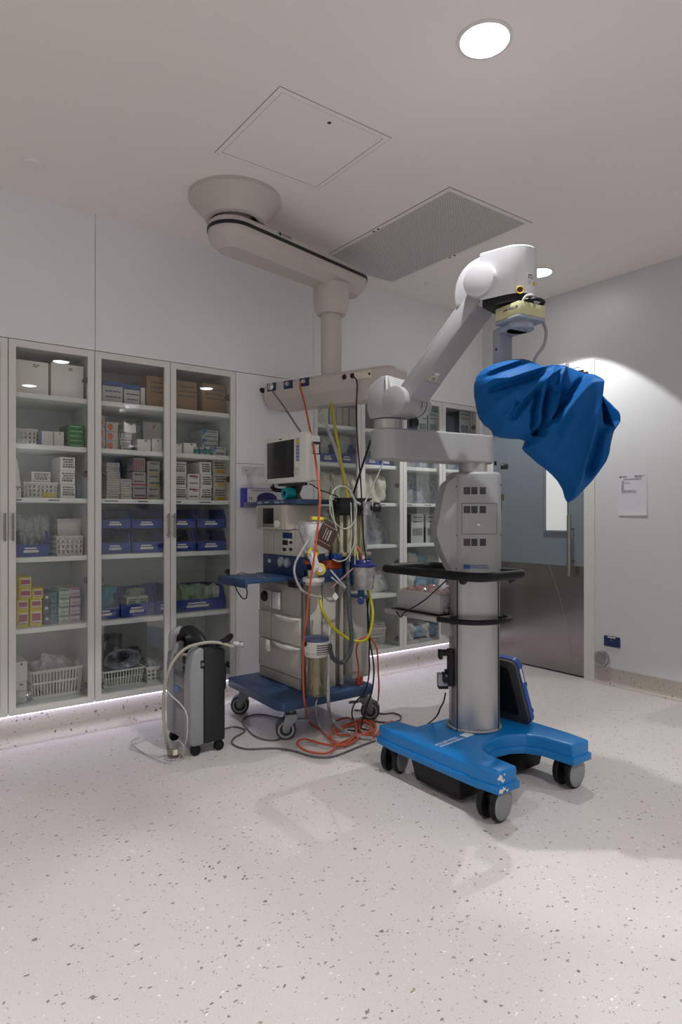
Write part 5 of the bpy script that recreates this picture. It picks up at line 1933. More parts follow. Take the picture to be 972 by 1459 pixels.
    ("carton", 6, 0, 3.727, 3.836, 3.8, 0.2, 1.85, 2.049, 1, "bar", "white carton with barcode and black side", "carton", "by the meeting doors", "white barcode cartons", 0),
    ("pouch", 6, 1, 3.543, 3.636, 3.84, 0.03, 1.58, 1.735, 1, "cl", "clear wrapped tubing pack", "wrapped pack", "first pack in the row", "clear packs on the second shelf behind the sixth door", 0.15),
    ("pouch", 6, 1, 3.605, 3.699, 3.84, 0.03, 1.58, 1.739, 1, "clb", "clear wrapped tubing pack", "wrapped pack", "second pack in the row", "clear packs on the second shelf behind the sixth door", -0.15),
    ("pouch", 6, 1, 3.667, 3.762, 3.84, 0.03, 1.58, 1.743, 1, "cl", "clear wrapped tubing pack", "wrapped pack", "third pack in the row", "clear packs on the second shelf behind the sixth door", 0.15),
    ("pouch", 6, 1, 3.73, 3.827, 3.84, 0.03, 1.58, 1.747, 1, "clb", "clear wrapped tubing pack", "wrapped pack", "fourth pack in the row", "clear packs on the second shelf behind the sixth door", -0.15),
    ("pouch", 6, 1, 3.794, 3.892, 3.84, 0.03, 1.58, 1.751, 1, "cl", "clear wrapped tubing pack", "wrapped pack", "fifth pack in the row", "clear packs on the second shelf behind the sixth door", 0.15),
    ("pouch", 6, 2, 3.528, 3.612, 3.84, 0.03, 1.295, 1.525, 1, "cl", "clear wrapped tubing pack", "wrapped pack", "first pack in the row", "clear packs on the third shelf behind the sixth door", 0.1),
    ("pouch", 6, 2, 3.585, 3.671, 3.84, 0.03, 1.295, 1.51, 1, "clb", "clear wrapped tubing pack", "wrapped pack", "second pack in the row", "clear packs on the third shelf behind the sixth door", -0.1),
    ("pouch", 6, 2, 3.644, 3.73, 3.84, 0.03, 1.295, 1.529, 1, "cl", "clear wrapped tubing pack", "wrapped pack", "third pack in the row", "clear packs on the third shelf behind the sixth door", 0.1),
    ("pouch", 6, 2, 3.702, 3.79, 3.84, 0.03, 1.295, 1.514, 1, "clb", "clear wrapped tubing pack", "wrapped pack", "fourth pack in the row", "clear packs on the third shelf behind the sixth door", -0.1),
    ("pouch", 6, 2, 3.762, 3.851, 3.84, 0.03, 1.295, 1.534, 1, "cl", "clear wrapped tubing pack", "wrapped pack", "fifth pack in the row", "clear packs on the third shelf behind the sixth door", 0.1),
    ("pouch", 6, 2, 3.823, 3.913, 3.84, 0.03, 1.295, 1.518, 1, "clb", "clear wrapped tubing pack", "wrapped pack", "sixth pack in the row", "clear packs on the third shelf behind the sixth door", -0.1),
    ("carton", 6, 3, 3.555, 3.695, 3.82, 0.2, 0.977, 1.214, 1, "bar", "white carton with barcode in clear film", "carton", "by the far cabinet joint", "barcode cartons on the fourth shelf", 0),
    ("carton", 6, 3, 3.719, 3.864, 3.82, 0.2, 0.977, 1.214, 1, "bar", "white carton with barcode in clear film", "carton", "by the meeting doors", "barcode cartons on the fourth shelf", 0),
    ("soft", 6, 4, 3.539, 3.678, 3.86, 0.18, 0.741, 0.9, 1, "wh", "white cloth bundle", "bundle", "first bundle on top of the row", "", 0),
    ("soft", 6, 4, 3.655, 3.798, 3.86, 0.18, 0.735, 0.879, 1, "pb", "pale blue cloth bundle", "bundle", "second bundle on top of the row", "", 0),
    ("soft", 6, 4, 3.774, 3.921, 3.86, 0.18, 0.728, 0.857, 1, "wh", "white cloth bundle", "bundle", "third bundle on top of the row", "", 0),
    ("soft", 6, 4, 3.52, 3.659, 3.84, 0.2, 0.6, 0.76, 1, "wh", "white cloth bundle", "bundle", "first bundle at the bottom of the row", "", 0),
    ("soft", 6, 4, 3.636, 3.778, 3.84, 0.2, 0.6, 0.737, 1, "pb", "pale blue cloth bundle", "bundle", "second bundle at the bottom of the row", "", 0),
    ("soft", 6, 4, 3.754, 3.901, 3.84, 0.2, 0.6, 0.713, 1, "pb", "pale blue cloth bundle", "bundle", "third bundle at the bottom of the row", "", 0),
    ("soft", 6, 5, 3.51, 3.617, 3.82, 0.2, 0.197, 0.334, 1, "wh", "white crumpled drape pack", "drape pack", "first pack in the row", "", 0),
    ("soft", 6, 5, 3.594, 3.703, 3.82, 0.2, 0.197, 0.303, 1, "pb", "pale blue crumpled drape pack", "drape pack", "second pack in the row", "", 0),
    ("soft", 6, 5, 3.679, 3.791, 3.82, 0.2, 0.197, 0.317, 1, "wh", "white crumpled drape pack", "drape pack", "third pack in the row", "", 0),
    ("soft", 6, 5, 3.767, 3.88, 3.82, 0.2, 0.197, 0.285, 1, "pb", "pale blue crumpled drape pack", "drape pack", "fourth pack in the row", "", 0),
    ("carton", 7, 0, 3.959, 4.035, 3.8, 0.2, 1.85, 2.04, 1, "dk2", "dark carton", "carton", "", "", 0),
    ("carton", 7, 0, 4.095, 4.22, 3.8, 0.2, 1.85, 2.092, 1, "bar", "white carton with barcode and black side", "carton", "", "", 0),
    ("pouch", 7, 1, 3.993, 4.095, 3.84, 0.03, 1.58, 1.763, 1, "cl", "clear wrapped tubing pack", "wrapped pack", "first pack in the row", "clear packs behind the seventh door", 0.15),
    ("pouch", 7, 1, 4.061, 4.165, 3.84, 0.03, 1.58, 1.767, 1, "clb", "clear wrapped tubing pack", "wrapped pack", "second pack in the row", "clear packs behind the seventh door", -0.15),
    ("pouch", 7, 1, 4.13, 4.22, 3.84, 0.03, 1.58, 1.772, 1, "cl", "clear wrapped tubing pack", "wrapped pack", "third pack in the row", "clear packs behind the seventh door", 0.15),
    ("soft", 7, 3, 3.918, 4.052, 3.8, 0.15, 0.977, 1.167, 1, "wh", "white wrapped pack", "wrapped pack", "", "", 0),
    ("soft", 7, 5, 3.918, 4.095, 3.8, 0.2, 0.197, 0.311, 1, "pb", "pale blue crumpled drape pack", "drape pack", "", "", 0),
]
SW = ['top', 'second', 'third', 'fourth', 'fifth', 'bottom']
DW = ['first', 'second', 'third', 'fourth', 'fifth', 'sixth', 'seventh']
NTH = ['lowest', 'second lowest', 'third lowest', 'fourth lowest', 'fifth lowest', 'sixth lowest', 'seventh lowest', 'eighth lowest']
C = dict(w1=(232, 230, 224), w2=(206, 204, 200), wb=(212, 212, 212), wt=(228, 225, 220), wr=(228, 225, 220), gr=(28, 122, 48), te=(110, 150, 150), bt=(188, 190, 192), br=(140, 112, 78), ow=(186, 184, 184),
         bw=(184, 182, 180), tn=(182, 180, 174), rs=(168, 160, 160), ys=(166, 164, 158), sw=(150, 150, 156), gw=(176, 190, 172), bc=(182, 186, 192), yb=(180, 176, 160), cr=(178, 176, 164),
         bl=(40, 62, 120), bar=(188, 190, 188), ym=(206, 186, 30), dk=(66, 72, 78), dt=(58, 108, 124), mg=(168, 190, 176), pk=(176, 160, 166), dk2=(52, 54, 58))
M_ink = mat('carton ink', (78, 76, 76), .7, var=0)
P_COL = {'bt': (44, 76, 160), 'ym': (150, 52, 92), 'bar': (52, 54, 60), 'rs': (172, 60, 80), 'ys': (176, 160, 70), 'wr': (190, 110, 116), 'bc': (30, 112, 176), 'yb': (182, 150, 40), 'ow': (206, 104, 44),
         'bw': (40, 42, 50), 'wb': (60, 100, 170), 'gw': (36, 126, 60), 'dk': (190, 196, 200), 'dt': (36, 72, 96), 'mg': (60, 140, 110), 'pk': (130, 70, 130), 'sw': (150, 60, 66)}


def carton(t, x0, x1, yf, dep, z0, z1, sty, rnd):
    w_, h_ = x1 - x0, z1 - z0
    b = MB()
    b.bx(x0, x1, yf, yf + dep, z0 + .0004, z1 - .0006, bev=min(.002, h_ * .08), seg=1)
    body = b.build('box_body', mat('carton ' + sty, C[sty], .6, var=.03, scale=20), t)
    F = frame(((x0 + x1) / 2, yf - .0004, (z0 + z1) / 2), (1, 0, 0), (0, 0, 1))
    a, c_ = w_ / 2, h_ / 2
    if sty in P_COL:
        b = MB()
        q = lambda u0, u1, v0, v1: b.bx(u0 * a, u1 * a, v0 * c_, v1 * c_, -.0003, .0003, M=F)
        if sty == 'bt':
            q(-1, 1, .55, .99)
        elif sty == 'ym':
            q(-.68, .72, -.62, .62)
        elif sty in ('rs', 'ys'):
            q(-.96, .96, -.95, -.75)
        elif sty == 'wr':
            q(-.7, .5, .55, .8)
            q(-.1, .7, .3, .45)
        elif sty == 'bc':
            b.prism([(-a * .97, c_ * .95), (-a * .97, -c_ * .4), (-a * .45, c_ * .95)], -.0003, .0003, F)
        elif sty == 'yb':
            q(-.4, .9, -.9, -.45)
        elif sty == 'ow':
            b.prism([(a * math.cos(k * PI / 8) * .45 - a * .3, c_ * math.sin(k * PI / 8) * .7 - c_ * .1) for k in range(16)], -.0003, .0003, F)
        elif sty == 'bw':
            q(-.97, -.8, -.9, .9)
            q(.75, .97, -.9, .9)
        elif sty == 'wb':
            q(-.98, -.75, -.95, .95)
        elif sty == 'gw':
            q(-.7, .7, -.5, .45)
        elif sty in ('dk', 'dt'):
            b.prism([(min(a, c_) * .55 * math.cos(k * PI / 8), min(a, c_) * .55 * math.sin(k * PI / 8) + c_ * .1) for k in range(16)], -.0003, .0003, F)
        elif sty == 'mg':
            q(-.9, .9, .55, .9)
            q(-.05, .05, -.6, .5)
        elif sty == 'pk':
            q(-.9, .9, .5, .9)
        elif sty == 'sw':
            for k in range(6):
                q(-.85 + .3 * k, -.72 + .3 * k, -.9, .6)
        elif sty == 'bar':
            for k in range(15):
                q(-.75 + .1 * k, -.75 + .1 * k + rnd.choice((.03, .05, .07)), -.5, .0)
        b.build('printed_panel', mat('print ' + sty, P_COL[sty], .6, var=.02), body)
        if sty == 'bar':
            b = MB()
            b.bx(x0 - .0006, x0, yf + .002, yf + dep, z0 + .002, z1 - .003)
            b.build('dark_side', mat('dark carton side', (40, 42, 48), .5), body)
    if sty in ('w1', 'w2', 'wt', 'wr', 'tn', 'yb', 'ys', 'rs', 'bt', 'br', 'bc', 'gw', 'gr', 'bar', 'mg', 'pk', 'ym', 'bw') and w_ > .03:
        b = MB()
        n = {'wt': 4, 'wr': 2, 'tn': 1, 'yb': 3, 'ys': 2, 'rs': 2, 'bt': 3, 'gr': 1, 'br': 3, 'bar': 2, 'ym': 2, 'bw': 2}.get(sty, 2)
        for k in range(n):
            if sty == 'bar':
                v = .75 - .3 * k
            elif sty in ('yb',):
                v = .5 - .35 * k
            elif n == 1:
                v = .1
            else:
                v = .6 - 1.2 * k / max(1, n - 1) * (.5 if sty in ('w1', 'w2', 'br') else .85)
            hh = min(.004, h_ * .05) * (1.5 if k == n - 1 and sty in ('wt', 'ys') else 1)
            u, wd = -.75 + rnd.random() * .2, 0
            if sty in ('w1', 'w2'):
                u, v, hh = .05, .78 - .1 * k, min(.0025, h_ * .04)
            while u < (.3 if sty in ('w1', 'w2') else .7):
                l_ = (.12 + rnd.random() * .25)
                b.bx(u * a, min(.85, u + l_) * a, v * c_ - hh, v * c_ + hh, .0, .0006, M=F)
                u += l_ + .06
        b.build('printed_text', mat('white ink', (220, 224, 220), .6, var=0) if sty in ('gr', 'ym') else M_ink, body)


def bin_(t, x0, x1, yf, dep, z0, z1):
    h_, w_ = z1 - z0, x1 - x0
    b = MB()
    sp = [(0, 0), (dep, 0), (dep, h_), (dep * .13, h_), (dep * .03, h_ * .62), (-.004, h_ * .46)]
    for xa in (x0, x1 - .005):
        b.prism(sp, 0, .005, Matrix(((0, 0, 1, xa), (1, 0, 0, yf), (0, 1, 0, z0), (0, 0, 0, 1))), bev=.001, seg=1)
    b.bx(x0, x1, yf, yf + dep, z0, z0 + .004)
    b.bx(x0, x1, yf + dep - .005, yf + dep, z0, z1)
    b.bx(x0, x1, yf - .004, yf + .003, z0, z0 + h_ * .45, bev=.001, seg=1)
    b.bx(x0 - .002, x1 + .002, yf - .008, yf + .004, z0 + h_ * .41, z0 + h_ * .48, bev=.001, seg=1)
    body = b.build('bin_body', mat('blue bin plastic', (36, 66, 150), .4, var=.03), t)
    b = MB()
    b.bx(x0 + w_ * .25, x0 + w_ * .68, yf - .0065, yf - .0045, z0 + h_ * .16, z0 + h_ * .26)
    b.bx(x0 + w_ * .28, x0 + w_ * .62, yf - .0065, yf - .0045, z0 + h_ * .3, z0 + h_ * .36)
    b.build('label_card', M_white, body)


def basket(t, x0, x1, yf, dep, z0, z1, holes):
    h_, w_ = z1 - z0, x1 - x0
    m_ = mat('white basket plastic', (208, 208, 200), .4, var=.01)
    tp = .012 if not holes else .003

    def P(s, u, v):              # wall s, along u 0..1, up v 0..1
        i = tp * (1 - v)
        X0_, X1_, Y0_, Y1_ = x0 + i, x1 - i, yf + i, yf + dep - i
        z = z0 + h_ * v
        return ((X0_ + (X1_ - X0_) * u, Y0_, z), (X1_, Y0_ + (Y1_ - Y0_) * u, z), (X1_ - (X1_ - X0_) * u, Y1_, z), (X0_, Y1_ - (Y1_ - Y0_) * u, z))[s]
    b = MB()
    b.bx(x0 + tp, x1 - tp, yf + tp, yf + dep - tp, z0, z0 + .004)
    bars = ((0, .1), (.52, .58), (.9, 1)) if not holes else ((0, .12), (.3, .38), (.55, .63), (.8, 1))
    for s in range(4):
        L_ = w_ if s % 2 == 0 else dep
        n = max(3, int(L_ / (.0165 if not holes else .021)))
        for k in range(n + 1):
            u = k / n
            hw = (.0028 if not holes else .005) / L_
            if k in (0, n):
                hw = .007 / L_
            u0, u1 = max(0, u - hw), min(1, u + hw)
            o_ = ((0, .003, 0), (-.003, 0, 0), (0, -.003, 0), (.003, 0, 0))[s]
            A = [P(s, u0, 0), P(s, u1, 0), P(s, u1, .98), P(s, u0, .98)]
            b.loft([A, [tuple(p[i] + o_[i] for i in range(3)) for p in A]])
        for v0, v1 in bars:
            o_ = ((0, .0032, 0), (-.0032, 0, 0), (0, -.0032, 0), (.0032, 0, 0))[s]
            A = [P(s, 0, v0), P(s, 1, v0), P(s, 1, v1), P(s, 0, v1)]
            b.loft([A, [tuple(p[i] + o_[i] for i in range(3)) for p in A]])
    body = b.build('basket_body', m_, t)
    b = MB()
    r = rrect(x0 - .004, x1 + .004, yf - .004, yf + dep + .004, .008, 3)
    r2 = rrect(x0 + .004, x1 - .004, yf + .004, yf + dep - .004, .006, 3)
    b.ring(r, r2, z1 - .008, z1 + .001)
    b.build('rim', m_, body)
    return body


FILM = {'cl': clear_mat('cloudy clear film', gloss=.08, rough=.16, body=.42, body_col=(190, 193, 194)),
        'cl2': clear_mat('grey film', gloss=.07, rough=.2, body=.7, body_col=(150, 152, 156)),
        'clb': clear_mat('blue backed film', gloss=.08, rough=.16, body=.6, body_col=(120, 130, 150)),
        'wh': mat('white wrap', (206, 206, 202), .55, var=.04), 'cp': mat('cream wrap', (204, 202, 186), .6, var=.04),
        'pb': mat('pale blue wrap', (146, 172, 200), .55, var=.08), 'tq': mat('turquoise film', (40, 140, 160), .35, var=.1), 'gn': mat('pale green film', (138, 164, 138), .4, var=.15),
        'dkp': mat('dark packets', (30, 30, 34), .4, var=.4, scale=60), 'dkb': clear_mat('dark film', gloss=.08, rough=.15, body=.62, body_col=(78, 84, 100))}


def pouch(b, w_, h_, d, seed):
    """flat wrapped pack standing upright, centred on x, base at z = 0"""
    nx_, nz_ = 9, 12
    t_ = bmesh.new()
    S = []
    for s in (1, -1):
        g = []
        for j in range(nz_ + 1):
            row = []
            for i in range(nx_ + 1):
                u, v = i / nx_ * 2 - 1, j / nz_ * 2 - 1
                e = (1 - u ** 4) * (1 - v ** 4)
                k = noise.noise((u * 1.7 + seed, v * 2.2, seed * 3.1 + s))
                row.append(t_.verts.new((u * w_ / 2 * (1 + .05 * k), -s * (e * d * (.45 + .5 * k) + .001), (v + 1) / 2 * h_ + .01 * k * e)))
            g.append(row)
        S.append(g)
        for j in range(nz_):
            for i in range(nx_):
                f = (g[j][i], g[j][i + 1], g[j + 1][i + 1], g[j + 1][i])
                t_.faces.new(f if s > 0 else f[::-1])
    return b._add(t_)


def soft(b, cx, cy, z0, w_, d, h_, seed):
    t_ = bmesh.new()
    bmesh.ops.create_cube(t_, size=2)
    bmesh.ops.subdivide_edges(t_, edges=t_.edges[:], cuts=9, use_grid_fill=True)
    for v in t_.verts:
        p = v.co.copy()
        q = p.normalized()
        p = p * .45 + q * .62
        k = noise.noise(p * 1.6 + Vector((seed, seed * 2, 0))) * .28 + noise.ridged_multi_fractal(p * 1.3 + Vector((seed, 0, seed)), .7, 2, 3, 1, 2) * .055 - .06
        p = p * (1 + k)
        v.co = Vector((cx + p.x * w_ / 2 / 1.05, cy + p.y * d / 2 / 1.05, z0 + max(0, (p.z + 1) / 2) * h_))
    return b._add(t_)


LONG = []
for (kind, d, s, x0, x1, yf, dep, z0, z1, n, sty, look, cat, pos, grp, tilt) in ITEMS:
    rnd = random.Random(int(x0 * 1000) + s)
    for k in range(n):
        where = ('%s in its stack' % (NTH[k] if k < n - 1 or n < 2 else 'topmost')) if n > 1 else ''
        lab = ' '.join(x for x in (look, pos) if x)
        lab += (', ' + where if where else '') + ', %s shelf, %s glass door' % (SW[s], DW[d - 1])
        if len(lab.split()) > 16:
            lab = lab.replace(' glass door', ' door').replace(' in its stack', '')
        if len(lab.split()) > 16:
            lab = lab.replace(' by the meeting doors', ' at the handles').replace(' of the first stack', '').replace(' in clear film', '')
        if len(lab.split()) > 16:
            LONG.append(lab)
        za, zb = z0 + (z1 - z0) * k / n, z0 + (z1 - z0) * (k + 1) / n
        jx = (rnd.random() - .5) * .006 if n > 1 else 0
        nm = {'carton': 'box' if cat == 'box' else 'carton', 'crate': 'perforated_basket', 'basket': 'slotted_basket', 'bin': 'storage_bin', 'pouch': 'wrapped_pack', 'soft': 'soft_pack', 'roll': 'tape_roll', 'coil': 'tubing_coil'}[kind]
        if kind in ('pouch', 'soft', 'coil'):
            b = MB()
            if kind == 'pouch':
                pouch(b, x1 - x0, zb - za, dep, x0 * 37)
                b.bm.transform(Matrix.Translation(((x0 + x1) / 2, yf + dep / 2, za + .001)) @ Matrix.Rotation(tilt, 4, 'Y') @ Matrix.Rotation(-.12, 4, 'X'))
            elif kind == 'soft':
                soft(b, (x0 + x1) / 2, yf + dep / 2, za + .001, x1 - x0, dep, zb - za, x0 * 23 + s)
                if tilt:
                    pass
            else:
                for q in range(5):
                    R_ = .105 - .008 * q
                    b.tube([((x0 + x1) / 2 + R_ * math.cos(a_), yf + .02 + .018 * q, za + .105 + R_ * math.sin(a_) * (zb - za) * 4.4) for a_ in [2 * PI * i / 28 for i in range(28)]], .006, closed=True, smooth=0)
            o = b.build(nm, FILM.get(sty) or clear_mat('clear tubing', gloss=.1, rough=.1, body=.5, body_col=(150, 160, 178)), angle=1.0)
            tag(o, lab, cat, grp or None)
            continue
        t = thing(nm, lab, cat, ((x0 + x1) / 2, yf + dep / 2, za), 0, grp or None)
        if kind == 'carton':
            if tilt:
                WM.pop(t.name)
                carton(t, (x0 - x1) / 2, (x1 - x0) / 2, -dep / 2, dep, 0, zb - za, sty, rnd)
                t.rotation_euler = (0, -tilt, 0)
                t.location.z += abs(math.sin(tilt)) * (x1 - x0) / 2
            else:
                carton(t, x0 + jx, x1 + jx, yf + abs(jx), dep, za, zb, sty, rnd)
        elif kind == 'bin':
            bin_(t, x0 + .0025, x1 - .0025, yf, dep, za + .0008, zb)
        elif kind in ('basket', 'crate'):
            bd = basket(t, x0 + .004, x1 - .004, yf, dep, za + .0008, zb, kind == 'crate')
            if sty == 'y':
                b = MB()
                b.bx(x0 + .1, x0 + .165, yf - .002, yf, za + .004, za + .03)
                b.build('yellow_label', mat('label yellow', (190, 178, 60), .6), bd)
        elif kind == 'roll':
            b = MB()
            b.cyl(((x0 + x1) / 2, yf + .016, za), ((x0 + x1) / 2, yf + .016, zb), .015, n=24, bev=.003)
            rb = b.build('roll_body', mat('roll white', (184, 196, 196), .5), t)
            b = MB()
            b.cyl(((x0 + x1) / 2, yf + .016, za + .012), ((x0 + x1) / 2, yf + .016, zb - .012), .0154, n=24)
            b.build('teal_band', mat('roll teal', (10, 120, 124), .5), rb)
